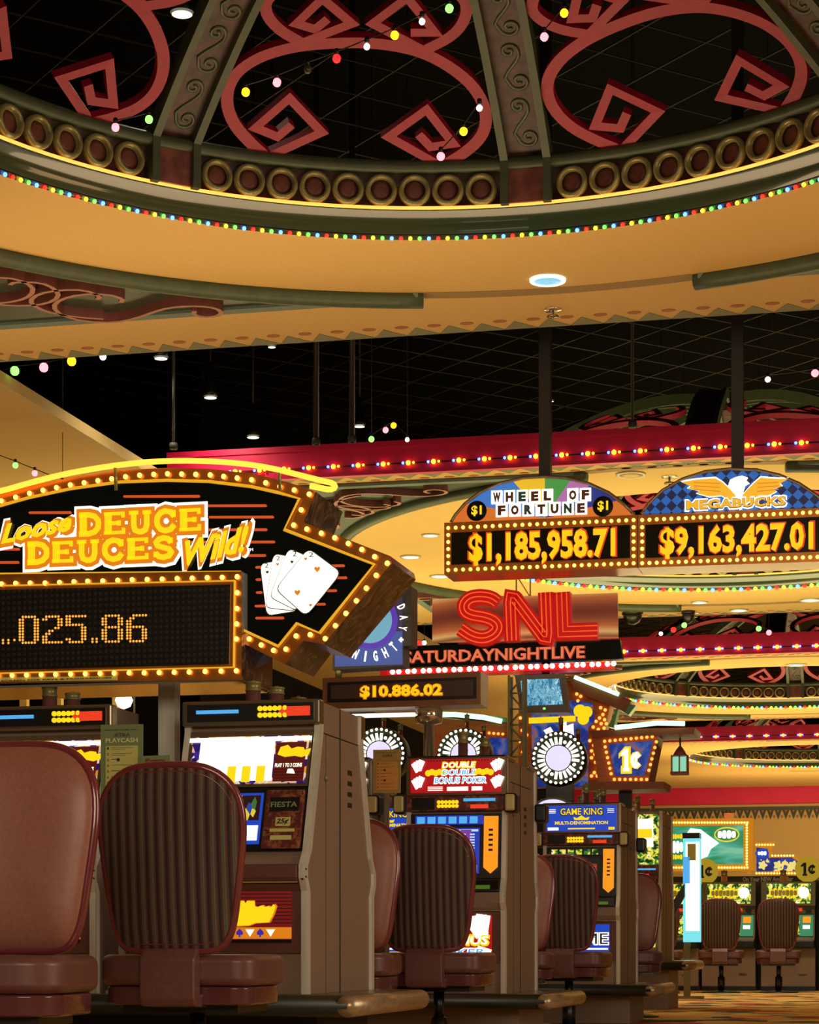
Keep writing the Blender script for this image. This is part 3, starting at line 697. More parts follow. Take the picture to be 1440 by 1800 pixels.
# ================================================================ MACHINES
def prof_y(pr, z):
    for (y0, z0), (y1, z1) in zip(pr, pr[1:]):
        if z0 <= z <= z1: return y0 + (y1 - y0) * (z - z0) / max(z1 - z0, 1e-6)
    return pr[-1][0] if z > pr[-1][1] else pr[0][0]
PA = [(.0, 0), (.0, .40), (-.035, .45), (-.035, .50), (.02, .56), (.19, 1.04), (.19, 1.16)]        # sloping front
PB = [(.0, 0), (.0, .46), (-.03, .50), (-.03, .56), (.01, .64), (.04, 1.00), (.04, 1.31)]          # upright front
def face(mb, pr, x0, x1, z0, z1, off=.0, th=.012, m=0):
    """a plate lying on the sloping front of a machine"""
    cut = [z0] + [z for _, z in pr if z0 < z < z1] + [z1]
    for a, b in zip(cut, cut[1:]):
        ya, yb = prof_y(pr, a + 1e-4) - off, prof_y(pr, b - 1e-4) - off
        vs = [(x0, ya - th, a), (x1, ya - th, a), (x1, yb - th, b), (x0, yb - th, b), (x0, ya, a), (x1, ya, a), (x1, yb, b), (x0, yb, b)]
        mb.add(vs, [(0, 1, 2, 3), (5, 4, 7, 6), (4, 0, 3, 7), (1, 5, 6, 2), (3, 2, 6, 7), (4, 5, 1, 0)], m)
    return mb
def flat_on(q, pr, pts, off, m, th=.0015):
    """a cut-out shape lying on the sloping front"""
    b = len(q.v); q.prism(pts, -th, 0, m)
    q.v[b:] = [(x, prof_y(pr, z) - off + y, z) for x, y, z in q.v[b:]]
def blobs(q, x0, x1, z0, z1, n, y, m, f=None):
    """a row of soft glowing marks, as washed-out lettering reads"""
    w_ = (x1 - x0) / n; b = len(q.v)
    for i in range(n):
        cx = x0 + (i + .5) * w_; hz = (z1 - z0) / 2 * (1 if i % 3 else .82); cz = (z0 + z1) / 2
        q.prism([(cx + w_ * .47 * math.copysign(abs(math.cos(t * PI / 6)) ** .6, math.cos(t * PI / 6)), cz + hz * math.copysign(abs(math.sin(t * PI / 6)) ** .6, math.sin(t * PI / 6))) for t in range(12)], y - .003, y, m)
    if f: q.v[b:] = [f(*v) for v in q.v[b:]]
def fn_on(pr, off): return lambda x, y, z: (x, prof_y(pr, z) - off + (y if y < 0 else 0), z)
def card(mb, cx, cz, w_, h_, rot, y, m=0):
    c, s_ = math.cos(rot), math.sin(rot)
    mb.prism([(cx + x * c - z * s_, cz + x * s_ + z * c) for x, z in ((-w_, -h_), (w_, -h_), (w_, h_), (-w_, h_))], y - .002, y, m)
def candle(T, x, y, z, r, h, top='silver', low='leather2'):
    q = MB(); q.lathe([(r * 1.12, 0), (r * 1.12, h * .12), (r, h * .14), (r, h * .55)], c=(x, y, z), n=16); c = q.build('candle', low, T)
    q = MB(); q.lathe([(r, h * .55), (r * 1.1, h * .57), (r * 1.1, h * .62), (r, h * .64), (r, h * .9), (r * 1.12, h * .92), (r * 1.12, h * .97), (r * .3, h), (r * .25, h * 1.06)], c=(x, y, z), n=16); q.build('candle_cap', 'brass', c)
def base_machine(style, T, w_, pr, H, dep=.52, side='side'):
    x0, x1 = -w_ / 2, w_ / 2
    q = MB(); pts = [(y + .012, z) for y, z in pr] + [(dep, H), (dep, 0)]
    q.prismx(pts, x0 + .012, x1 - .012); 
    q.build('cabinet', side, T)
    # side seam, vents and lock on the right flank
    q = MB()
    for i in range(4): q.box(x0 + .0105, x0 + .013, dep - .19, dep - .12, H - .24 - i * .045 - .02, H - .24 - i * .045)
    q.build('vent', 'rub', T)
    q = MB()
    for xs in (x0 + .0112, x1 - .013): q.box(xs, xs + .0018, .2, dep, H - .125, H - .12); q.box(xs, xs + .0018, dep - .006, dep, 0, H)
    q.box(x1 - .0135, x1 - .0112, .30, .304, 0, H - .125)
    q.build('seam', 'rub2', T)
    q = MB(); q.lathe([(.012, 0), (.012, -.01), (.004, -.014)], c=(0, 0, 0), n=10, axis='y'); l = q.build('lock', 'brass', T); l.location = (x1 - .012, dep - .23, H - .30); l.rotation_euler = (0, 0, PI / 2)
    for sx in (-1, 1):
        q = MB(); n = []; cut = [p for p in pr]
        pts = [(y - .012, z) for y, z in cut] + [(y + .035, z) for y, z in cut[::-1]]
        a = x1 - .026 if sx > 0 else x0; q.prismx(pts, a, a + .026); q.build('side_rail', 'steel', T)
    return x0, x1
def machine_a(label, w_=.565):
    T = thing('slot_machine', label, 'slot machine'); pr = PA; H = 1.16
    x0, x1 = base_machine('A', T, w_, pr, H)
    i0, i1 = x0 + .03, x1 - .03
    q = MB(); q.box(x0 - .004, x1 + .004, .155, .22, 1.065, 1.165); b = q.build('top_box', 'dchrome', T, bevel=.008)
    q = MB(); q.box(x0 + .02, x1 - .02, .150, .158, 1.082, 1.15); q.build('top_panel', 'rub', b)
    q = MB(); q.box(x0 + .06, x0 + .235, .143, .150, 1.113, 1.127); q.build('blue_lamp', 'lblue', b)
    for i in range(6):
        for j in range(2):
            q = MB(); q.lathe([(.0105, 0), (.0105, -.006), (.006, -.01)], c=(x0 + .325 + i * .0205, .150, 1.103 + j * .026), n=10, axis='y'); q.build('amber_lamp', 'candy', b)
    q = MB(); q.box(x1 - .16, x1 - .035, .142, .150, 1.098, 1.135); q.build('red_lamp', 'candr', b)
    candle(T, x1 - .295, .235, 1.16, .030, .088); candle(T, x1 - .205, .26, 1.16, .030, .066)
    # upper printed glass, blindingly lit
    q = MB(); face(q, pr, i0, i1, .815, 1.045, 0, .014); q.build('glass_frame', 'dchrome', T)
    q = MB(); face(q, pr, i0 + .012, i1 - .012, .828, 1.022, .014, .003, 0); face(q, pr, i0 + .045, x0 + .385, .84, 1.0, .017, .001, 1)
    face(q, pr, x0 + .39, i1 - .02, .835, .995, .017, .001, 2)
    for k in range(5): face(q, pr, x0 + .395, i1 - .024, .848 + k * .012, .850 + k * .012, .018, .001, 4)
    for k in range(3): face(q, pr, x0 + .2 + k * .06, x0 + .235 + k * .06, .835, .90, .018, .001, 5)
    f = fn_on(pr, .018)
    lp = [(.40, .945), (.41, .975), (.44, .983), (.455, .968), (.48, .975), (.505, .972), (.51, .962), (.535, .968), (.528, .942), (.50, .932), (.47, .938), (.43, .934)]
    flat_on(q, pr, [(x0 + a, b) for a, b in lp], .018, 5)
    q.text('PLAY 1 TO 3 COINS', x0 + .395, i1 - .03, .893, .909, -.001, .002, 1, .02, 0, f); flat_on(q, pr, [(x0 + .445 + a, .876 + b) for a, b in ((0, -.008), (.034, -.010), (.03, 0), (.024, .010), (.004, .010))], .018, 1)
    q.build('upper_glass', ['confetti', 'whitehot', 'redline2', 'rub', 'rub', 'yel'], T)
    q = MB(); face(q, pr, i0, i1, 1.0, 1.018, .02, .004, 0); q.build('fluorescent_tube', 'whitehot', T)
    # monitor bay
    q = MB(); face(q, pr, i0, i1, .56, .81, 0, .012); q.build('monitor_bezel', 'rub', T)
    q = MB(); face(q, pr, i0 + .03, x0 + .36, .585, .79, .012, .004); q.build('screen', 'blue', T)
    q = MB(); face(q, pr, i0 + .05, x0 + .35, .60, .66, .016, .002, 0); face(q, pr, i0 + .05, x0 + .35, .68, .78, .016, .002, 1); q.build('screen_picture', ['whitehot', 'screen2'], T)
    q = MB(); face(q, pr, x0 + .375, i1 - .004, .565, .80, .012, .022); sp = q.build('bill_panel', 'flash', T, bevel=.006)
    f = fn_on(pr, .036); q = MB(); q.lathe([(.001, 0)] * 2, n=3)
    q = MB(); face(q, pr, x0 + .395, i1 - .02, .715, .77, .034, .003, 0); q.text('FIESTA', x0 + .40, i1 - .027, .73, .752, -.002, .002, 1, .02, 0, f)
    face(q, pr, x0 + .425, i1 - .05, .655, .69, .034, .003, 2); q.text('25¢', x0 + .43, i1 - .055, .66, .685, -.002, .002, 3, .02, .2, f)
    face(q, pr, x0 + .405, i1 - .03, .632, .645, .034, .003, 2); face(q, pr, x0 + .41, i1 - .04, .60, .618, .034, .003, 2); q.build('badge', ['rub', 'paper', 'papery', 'ink'], sp)
    # button deck and lower glass
    q = MB(); face(q, pr, i0, i1, .44, .505, 0, .03); q.build('button_deck', 'leather2', T, bevel=.01)
    q = MB(); face(q, pr, i0, i1, .432, .438, 0, .02); q.build('chrome_bead', 'chrome', T)
    for k in range(3):
        q = MB(); q.lathe([(.013, 0), (.013, -.022), (.009, -.026)], c=(x1 - (.012 if k else .038), -.02 if k else -.02, .485 - .03 * (k == 2)), n=12, axis='y'); q.build('button', 'rub', T)
    q = MB(); face(q, pr, i0, i1, .16, .43, 0, .006); q.build('lower_frame', 'leather2', T)
    q = MB(); face(q, pr, i0 + .02, i1 - .035, .20, .40, .006, .003, 0)
    for k in range(9): face(q, pr, i0 + .02, i1 - .035, .275 + k * .014, .279 + k * .014, .009, .001, 1)
    face(q, pr, i0 + .02, i1 - .035, .215, .26, .009, .001, 2); face(q, pr, i0 + .02, i1 - .035, .20, .213, .009, .001, 3)
    lp = [(-.03, .362), (-.006, .362), (.0, .352), (.006, .362), (.036, .362), (.038, .342), (.048, .338), (.06, .343), (.070, .345), (.080, .338), (.092, .343), (.102, .337), (.114, .350), (.122, .340), (.112, .310), (.095, .280), (.04, .277), (.015, .268), (-.03, .266), (-.07, .272), (-.12, .270), (-.15, .30), (-.13, .34), (-.08, .35)]
    flat_on(q, pr, [(.032 + a * 1.06, .314 + (b - .314) * 1.07) for a, b in lp], .010, 4); flat_on(q, pr, [(.032 + a, b) for a, b in lp], .012, 5)
    for k in range(9):
        cx = i0 + .05 + k * .042
        if cx < i1 - .05:
            s_ = [(0, .018), (.013, .004), (.014, -.004), (.008, -.009), (.003, -.007), (.004, -.016), (-.004, -.016), (-.003, -.007), (-.008, -.009), (-.014, -.004), (-.013, .004)] if k % 2 else [(-.018, .014), (.018, .014), (0, -.014)]
            flat_on(q, pr, [(cx + a, .238 + b) for a, b in s_], .010, 7 if k % 2 else 6)
    q.build('lower_glass', ['maroonlit', 'ink', 'orange', 'rub', 'orange', 'yel', 'white', 'purple'], T)
    return T
def ears(T, x0, x1, zc):
    for sx in (-1, 1):
        q = MB(); a = x0 - .065 if sx < 0 else x1 - .005
        q.box(a, a + .07, -.03, .10, zc - .055, zc + .055); e = q.build('speaker', 'rub', T, bevel=.015)
        q = MB(); q.box(a + .008, a + .062, -.045, -.026, zc - .045, zc + .045); q.build('speaker_grille', 'grille', e, bevel=.012)
def machine_b(label, kind='bonus', w_=.57):
    T = thing('slot_machine', label, 'slot machine'); pr = PB; H = 1.31
    x0, x1 = base_machine('B', T, w_, pr, H, side='side2' if kind == 'spare' else 'side')
    i0, i1 = x0 + .026, x1 - .026
    q = MB(); face(q, pr, x0 - .002, x1 + .002, 1.10, 1.325, 0, .02); q.box(x0, x1, .02, .30, 1.30, 1.325); b = q.build('top_box', 'dchrome', T, bevel=.006)
    f = fn_on(pr, .026)
    gl = {'bonus': 'red', 'game': 'blue', 'spare': 'red'}[kind]
    q = MB(); face(q, pr, i0, i1, 1.118, 1.305, .02, .004, 0); yy = -.001
    if kind == 'game':
        q.text('GAME KING', x0 + .13, x1 - .13, 1.235, 1.285, yy, .001, 1, .05, 0, f, grow=.006); q.text('GAME KING', x0 + .13, x1 - .13, 1.235, 1.285, yy - .002, .002, 2, .01, 0, f)
        q.text('MULTI-DENOMINATION', x0 + .09, x1 - .09, 1.165, 1.19, yy, .002, 2, .03, 0, f)
        q.text('▲', x0 + .24, x1 - .24, 1.2, 1.23, yy, .002, 2, 0, 0, f) if False else q.prism([(-.05, 1.197), (.05, 1.197), (.06, 1.22), (.03, 1.212), (.0, 1.232), (-.03, 1.212), (-.06, 1.22)], .011, .013, 2)
        face(q, pr, i0 + .01, i0 + .09, 1.125, 1.145, .024, .002, 3); face(q, pr, i1 - .06, i1 - .015, 1.125, 1.145, .024, .002, 2)
        face(q, pr, -.1, .1, 1.13, 1.14, .024, .002, 2)
        for sx in (-1, 1):
            for k in range(3): face(q, pr, sx * .215 - .025, sx * .215 + .025, 1.25 + k * .012, 1.254 + k * .012, .024, .002, 3)
    else:
        for t, a, c_, za, zb, m1, m2 in (('DOUBLE', -.075, .11, 1.258, 1.285, 2, 3), ('DOUBLE', -.075, .11, 1.218, 1.243, 3, 5), ('BONUS POKER', -.12, .17, 1.172, 1.2, 3, 5)):
            q.text(t, a, c_, za, zb, yy, .001, m1, .08, .15, f, grow=.007); q.text(t, a, c_, za, zb, yy - .002, .002, m2, .015, .15, f)
        for sx in (-1, 1):
            for k in range(5): q.lathe([(.018, 0), (.001, -.004)], c=(sx * (.09 + k * .022) + .02, .014, 1.228 + .006 * (k % 2)), n=10, axis='y', m=2, smooth=False)
            for zc in (1.262, 1.17):
                for k in range(4): card(q, sx * .225 + k * .008, zc + .004 * k, .018, .028, .5 - .3 * k, .011 - .0022 * k, 3)
                for k in range(5): q.box(sx * .225 + .024 + (k % 2) * .012 - .012, sx * .225 + .028 + (k % 2) * .012 - .012, .0018, .0022, zc + .014 - .010 * k, zc + .018 - .010 * k, 0)
        face(q, pr, -.05, .07, 1.128, 1.15, .024, .002, 3); face(q, pr, .09, .15, 1.128, 1.15, .024, .002, 3)
        for k in range(3): face(q, pr, -.16, -.075, 1.13 + k * .009, 1.134 + k * .009, .024, .002, 3)
        for k in range(22): face(q, pr, i0 + .08 + k * .017, i0 + .088 + k * .017, 1.293, 1.299, .024, .002, 1)
    q.build('top_glass', [gl, 'ink', 'yel', 'white', 'paper', 'lblue'], b)
    q = MB(); face(q, pr, x0 - .002, x1 + .002, 1.015, 1.10, 0, .03); q.build('lamp_panel', 'flash', T, bevel=.006)
    q = MB(); face(q, pr, i0 + .01, i0 + .14, 1.025, 1.09, .03, .003); q.build('card_reader', 'rub', T)
    for i in range(6):
        for j in range(2):
            q = MB(); q.lathe([(.0105, 0), (.0105, -.006), (.006, -.01)], c=(x0 + .19 + i * .0205, .008, 1.043 + j * .022), n=10, axis='y'); q.build('amber_lamp', 'candy', T)
    q = MB(); face(q, pr, x0 + .33, x1 - .06, 1.068, 1.084, .03, .004); q.build('blue_lamp', 'lblue', T)
    q = MB(); face(q, pr, x0 + .37, x1 - .1, 1.028, 1.050, .03, .004); q.build('red_lamp', 'candr', T)
    ears(T, x0, x1, 1.055)
    candle(T, x0 + .30, .14, 1.315, .028, .155); candle(T, x0 + .42, .17, 1.315, .026, .12)
    # monitor
    q = MB(); face(q, pr, i0, i1, .64, 1.0, 0, .012); q.build('monitor_bezel', 'rub', T)
    q = MB(); sx0, sx1 = i0 + .01, x1 - .15; face(q, pr, sx0, sx1, .665, .92, .012, .004, 0); W = sx1 - sx0
    if kind != 'game':
        face(q, pr, sx0 + .72 * W, sx0 + .88 * W, .72, .91, .016, .001, 2); face(q, pr, sx0 + .02 * W, sx0 + .98 * W, .90, .912, .016, .001, 1)
        for r_ in range(11):
            zr = .725 + r_ * .0155; face(q, pr, sx0 + .03 * W, sx0 + (.2 + .05 * (r_ % 3)) * W, zr, zr + .008, .017, .001, 1)
            for c_ in range(5): a_ = sx0 + (.32 + c_ * .135) * W; face(q, pr, a_, a_ + .07 * W, zr, zr + .008, .017, .001, 1)
        for c_ in range(5): a_ = sx0 + (.04 + c_ * .192) * W; face(q, pr, a_, a_ + .16 * W, .672, .712, .016, .001, 1)
    else:
        for c_ in range(6):
            a_ = sx0 + (.04 + c_ * .155) * W; face(q, pr, a_, a_ + .13 * W, .74, .90 - .012 * abs(c_ - 3), .016, .001, 2 if c_ != 5 else 3)
            for r_ in range(7): face(q, pr, a_ + .01 * W, a_ + .12 * W, .752 + r_ * .019, .757 + r_ * .019, .018, .001, 0)
        for r_ in range(3): face(q, pr, sx0 + .55 * W, sx0 + .97 * W, .672 + r_ * .02, .684 + r_ * .02, .017, .001, 1)
    q.build('screen', ['payblue', 'paybar', 'payvio', 'payred'] if kind != 'game' else ['payblk', 'paybar', 'payyel', 'payred'], T)
    q = MB(); face(q, pr, i0 + .03, x1 - .13, .94, .99, .012, .02, 0)
    for c_ in range(6): a_ = i0 + .04 + c_ * .06; face(q, pr, a_, a_ + .045, .945, .983, .032, .001, 1)
    q.build('pay_glass', ['payblue', 'lblue'] if kind != 'game' else ['payblk', 'greenpat'], T)
    q = MB(); face(q, pr, x1 - .125, x1 - .045, .70, .985, .012, .01, 0); q.prism([(x1 - .125, .70), (x1 - .045, .70), (x1 - .085, .665)], -.014, .0, 0)
    for k in range(5): face(q, pr, x1 - .097, x1 - .073, .79 + k * .028, .802 + k * .028, .022, .002, 1)
    q.build('bill_guide', ['amberlit', 'ink'], T)
    q = MB(); face(q, pr, i0, i1, .565, .635, 0, .03); q.build('button_deck', 'rub', T, bevel=.01)
    q = MB(); face(q, pr, x1 - .21, x1 - .08, .578, .60, .03, .005); q.build('ticket_slot', 'greendim', T)
    q = MB(); face(q, pr, i0, i1, .46, .56, 0, .008); q.build('mid_panel', 'side', T)
    q = MB(); face(q, pr, i0, i1, .455, .463, 0, .016); q.build('chrome_bead', 'chrome', T)
    q = MB(); face(q, pr, i0, i1, .17, .452, 0, .006); q.build('lower_frame', 'leather2', T)
    q = MB(); face(q, pr, i0 + .02, i1 - .05, .19, .435, .006, .003, 0); f = fn_on(pr, .011)
    if kind == 'game':
        q.text('GAME', x0 + .10, i1 - .06, .29, .37, -.001, .001, 1, .06, 0, f, grow=.008); q.text('GAME', x0 + .10, i1 - .06, .29, .37, -.003, .002, 2, .0, 0, f)
        face(q, pr, x0 + .08, i1 - .06, .22, .235, .009, .002, 3); face(q, pr, x0 + .06, i1 - .06, .25, .262, .009, .002, 1)
    else:
        for k in range(4): card(q, x1 - .16 + k * .01, .37 + k * .004, .04, .055, .6 - .25 * k, -.011 - .0022 * k, 1)
        q.text('BONUS', x0 + .18, i1 - .07, .27, .32, -.001, .001, 3, .08, .1, f, grow=.01); q.text('BONUS', x0 + .18, i1 - .07, .272, .318, -.003, .002, 1, .02, .1, f)
        q.text('POKER', x0 + .18, i1 - .09, .215, .25, -.001, .001, 1, .07, .1, f, grow=.004); q.text('POKER', x0 + .18, i1 - .09, .217, .248, -.003, .002, 4, .01, .1, f)
        card(q, x1 - .12, .235, .04, .02, -.3, -.012, 1)
    q.build('lower_glass', [gl, 'whitehot', 'ink', 'yel', 'lblue'], T)
    q = MB(); q.lathe([(.013, 0), (.013, -.02)], c=(x1 - .012, -.018, .54), n=10, axis='y'); q.build('button', 'rub', T)
    return T
# ---------------------------------------------------------------- banks: where each machine stands
V1, V2, V3, V4 = 8.29, 12.08, 16.06, 19.75
ZS = {1: .372, 2: .30, 3: .29, 4: .44}
def rx(px, v): d = ray(px, 1500); return d.x / d.y * v
def right_at(T, px, v, w_, z): T.location = (rx(px, v) - w_ / 2, v, z); T.rotation_euler = (0, 0, 0); return T
m1 = machine_a('slot machine with a blazing white upper glass, at the right end of the nearest bank'); right_at(m1, 542, V1, .565, ZS[1])
s1 = snapshot(m1)
m0 = stamp(s1); m0['label'] = 'slot machine mostly hidden behind the leather chair at the left edge'; right_at(m0, 170, V1, .565, ZS[1])
mback = stamp(s1); mback['label'] = 'slot machine back to back with the white glass one, only its flank showing'
mback.location = (m1.location.x, V1 + 1.045, ZS[1]); mback.rotation_euler = (0, 0, PI)
m2 = machine_b('slot machine with a red DOUBLE DOUBLE BONUS POKER glass', 'bonus'); right_at(m2, 889, V2, .57, ZS[2])
s2 = snapshot(m2)
m2b = stamp(s2); m2b['label'] = 'brown slot machine flank directly behind the yellow instruction card'; right_at(m2b, 648, V2, .57, ZS[2])
m2c = stamp(s2); m2c['label'] = 'slot machine back to back with the red poker one, showing flank and steel edge'; m2c.location = (m2.location.x, V2 + 1.045, ZS[2]); m2c.rotation_euler = (0, 0, PI)
m3 = machine_b('slot machine with a blue GAME KING glass', 'game'); right_at(m3, 1090, V3, .57, ZS[3])
s3 = snapshot(m3)
m3c = stamp(s3); m3c['label'] = 'slot machine back to back with the blue glass one, showing flank and steel edge'; m3c.location = (m3.location.x, V3 + 1.045, ZS[3]); m3c.rotation_euler = (0, 0, PI)
for px, lab in ((917, 'slot machine under the half hidden white bulb wheel, hidden behind the red poker machine'), (745, 'slot machine under the leftmost bulb wheel, behind the yellow instruction card')):
    t = stamp(s3); t['label'] = lab; right_at(t, px, V3, .57, ZS[3])
# fourth bank: tall bright machine
def machine_tall(label):
    T = thing('slot_machine', label, 'slot machine'); pr = [(.0, 0), (.0, .42), (-.03, .48), (.02, .56), (.10, 1.0), (.10, 1.34)]; H = 1.34
    x0, x1 = base_machine('C', T, .57, pr, H); i0, i1 = x0 + .03, x1 - .03
    q = MB(); face(q, pr, i0, i1, .86, 1.31, 0, .006, 0); face(q, pr, i0 + .05, i1 - .05, 1.02, 1.27, .006, .003, 1); face(q, pr, i0 + .06, i1 - .06, 1.10, 1.18, .009, .002, 2); q.build('tall_glass', ['greenpat', 'whitehot', 'yel'], T)
    q = MB(); face(q, pr, i0, i1, .73, .85, 0, .03, 0); q.build('lamp_panel', 'flash', T)
    q = MB(); face(q, pr, i1 - .22, i1 - .08, .75, .775, .03, .004); q.build('red_lamp', 'candr', T)
    q = MB(); face(q, pr, i1 - .25, i1 - .02, .81, .825, .03, .004); q.build('blue_lamp', 'lblue', T)
    q = MB(); face(q, pr, i0, i1, .56, .72, 0, .01); q.build('monitor_bezel', 'rub', T)
    q = MB(); face(q, pr, i0 + .03, i1 - .03, .58, .70, .01, .004); q.build('screen', 'greenpat', T)
    q = MB(); face(q, pr, i0, i1, .45, .53, 0, .03); q.build('button_deck', 'rub', T)
    q = MB(); face(q, pr, i0 + .02, i1 - .02, .12, .42, .0, .006); q.build('lower_glass', 'greenpat', T)
    candle(T, x0 + .33, .25, 1.34, .024, .15); candle(T, x0 + .46, .28, 1.34, .022, .12)
    return T
m4 = machine_tall('tall slot machine with white and green lit glass, right of the blue glass machine'); right_at(m4, 1162, V4, .57, ZS[4])
s4 = snapshot(m4)
m4c = stamp(s4); m4c['label'] = 'steel edged slot machine behind the tall green one, left of the pylon'; m4c.location = (m4.location.x, V4 + 1.045, ZS[4]); m4c.rotation_euler = (0, 0, PI)
# ---------------------------------------------------------------- bank stands with rolled bumpers
def stand(v, z, pxr, d, label, uleft=-5.2, ped='side'):
    x1 = rx(pxr, v - .1); x0 = x1 - (x1 - uleft)
    T = thing('machine_stand', label, 'bank stand', (x0, v - .1, 0)); W = x1 - x0; r = .042
    q = MB(); q.box(.0, W - .03, .03, d - .03, z - .05, z - .0005); q.build('top', 'dchrome', T)
    q = MB(); q.tube([(0, .04, z - .044), (W - .04, .04, z - .044)], r, n=16); q.build('front_bumper', 'roll', T)
    q = MB(); q.tube([(0, d - .04, z - .044), (W - .04, d - .04, z - .044)], r, n=16); q.build('rear_bumper', 'roll', T)
    q = MB(); q.tube([(W - .04, .0, z - .044), (W - .04, d, z - .044)], r * 1.02, n=16); q.build('end_bumper', 'brassbar', T)
    q = MB(); q.box(.1, W - .22, .22, d - .22, 0, z - .05); q.build('pedestal', ped, T)
    return T
stand(V1, ZS[1], 628, 1.25, 'dark stand with a bronze end bumper under the nearest bank', ped='rub2')  # pedestal coloured black for the shadow under this bank
stand(V2, ZS[2], 970, 1.25, 'dark stand with a bronze end bumper under the red poker machine')
stand(V3, ZS[3], 1154, 1.25, 'dark stand with a bronze end bumper under the blue glass machine')
stand(V4, ZS[4], 1214, 1.25, 'dark stand with a bronze end bumper beside the blue arrow', uleft=-3.6)
# ================================================================ CHAIRS
def outline(n=44, g=0.0):
    """backrest outline in x,z: broad round top, narrower base"""
    P = []
    for i in range(n):
        a = 2 * PI * i / n + 1e-4; c, s_ = math.cos(a), math.sin(a); e = .30 if s_ < 0 else .58
        x = math.copysign(abs(c) ** e, c); z = math.copysign(abs(s_) ** (e if s_ < 0 else .80), s_)
        hw = .228 + .030 * min(1, max(-1, z * 1.3 + .15))
        P.append((x * (hw + g), .3 + z * (.3 + g)))
    return P
def bend(x, z): return .55 * x * x - .10 * (z - .1) ** 1 * .9
def chair(label, rz=0.0):
    T = thing('casino_chair', label, 'chair'); OL = outline(); n = len(OL); zb = .545; yb = -.27
    def layer(sgn, bulge, name, m, ins=.0, y0=0.0):
        q = MB(); rings = (1.0, .97, .9, .75, .5, .2); vs = []; fs = []
        for ri, s_ in enumerate(rings):
            for x, z in OL:
                X, Z = x * s_ * (1 - ins), .3 + (z - .3) * s_ * (1 - ins)
                vs.append((X, yb + bend(X, Z) + sgn * (y0 + bulge * (1 - s_ ** 4) ** .7), zb + Z))
        for r in range(len(rings) - 1):
            for i in range(n):
                j = (i + 1) % n; f = (r * n + i, r * n + j, (r + 1) * n + j, (r + 1) * n + i); fs.append(f if sgn < 0 else f[::-1])
        f = tuple((len(rings) - 1) * n + i for i in range(n)); fs.append(f if sgn < 0 else f[::-1])
        q.add(vs, fs, 0, True); return q.build(name, m, T)
    layer(-1, .022, 'back_panel', 'fabric', 0, .012)
    layer(1, .045, 'back_cushion', 'leather', 0, .012)
    q = MB(); P = [(x, yb + bend(x, z) , zb + z) for x, z in outline(64, .002)]; q.tube(P, .0155, closed=True, n=10); pp = q.build('piping', 'piping', T)
    q = MB(); P = [(x, yb + bend(x, z) - .016, zb + z) for x, z in outline(64, -.018)]; q.tube(P, .004, closed=True, n=6); q.build('seam_cord', 'piping', T)
    # bracket strap holding the back
    q = MB(); bx = .095
    prof = [(yb - .03, .36), (yb - .045, .385), (yb - .045, .515), (yb - .01, .55), (yb + .02, .55), (yb + .02, .40), (yb + .15, .37), (yb + .15, .35)]
    q.prismx(prof, -bx, bx); q.build('back_bracket', 'leather2', T, bevel=.006)
    # seat
    def slabseat(z0, z1, hw, y0, y1, rad, name, m, bev):
        q = MB(); pts = []
        for cx, cy, a0 in ((hw - rad, y1 - rad, 0), (-hw + rad, y1 - rad, 90), (-hw + rad * .6, y0 + rad * .6, 180), (hw - rad * .6, y0 + rad * .6, 270)):
            rr = rad if a0 < 180 else rad * .6
            for t in range(7): a = math.radians(a0 + t * 15); pts.append((cx + rr * math.cos(a), cy + rr * math.sin(a)))
        q.prismz(pts, z0, z1); o = q.build(name, m, T, bevel=bev); o.modifiers[0].segments = 5; o.modifiers[0].harden_normals = True
        for p in o.data.polygons: p.use_smooth = True
        return o
    s_ = slabseat(.425, .53, .272, -.25, .22, .12, 'seat', 'leather2', .028)
    q = MB(); pts = []
    slabseat(.362, .424, .255, -.235, .20, .11, 'seat_band', 'band', .008)
    q = MB(); q.box(-.2, .2, -.18, .16, .335, .36); q.build('seat_plate', 'rub', T)
    q = MB(); q.lathe([(.028, .20), (.028, .335)], n=14); q.lathe([(.045, .02), (.045, .2), (.03, .205)], n=14); q.build('pedestal', 'rub', T)
    q = MB(); q.lathe([(.24, 0), (.24, .012), (.19, .02), (.05, .035), (.045, .04)], n=28); q.build('foot_disc', 'roll', T)
    return T
c0 = chair('largest striped chair back, in front of the blazing white slot machine')
cs = snapshot(c0)
def put(o, px, Y, rz, lab=None, grp=None):
    """px = image column of the middle of the backrest, Y its depth"""
    p = at(px, 1600, Y); off = Vector((math.sin(rz) * .27, -math.cos(rz) * .27, 0))   # backrest position relative to the origin
    o.location = (p.x - off.x, p.y - off.y, 0); o.rotation_euler = (0, 0, rz)
    if lab: o['label'] = lab
    o['group'] = grp or 'casino chairs'
    return o
put(c0, 301, 7.3, 0.0)
put(stamp(cs), 26, 6.5, PI + math.radians(6), 'large smooth leather chair facing the camera at the left edge')
put(stamp(cs), 748, 10.95, math.radians(-2), 'striped chair back in front of the red poker machine')
put(stamp(cs), 609, 10.35, PI + math.radians(6), 'smooth leather chair right of the nearest bank, beside the poker machine')
put(stamp(cs), 985, 14.45, math.radians(-3), 'striped chair back in front of the blue glass machine')
put(stamp(cs), 905, 14.0, PI + math.radians(6), 'leather chair with a green glint, left of the blue glass machine')
put(stamp(cs), 1107, 18.0, PI + math.radians(6), 'plum leather chair between the blue glass bank and the tall bright machine')
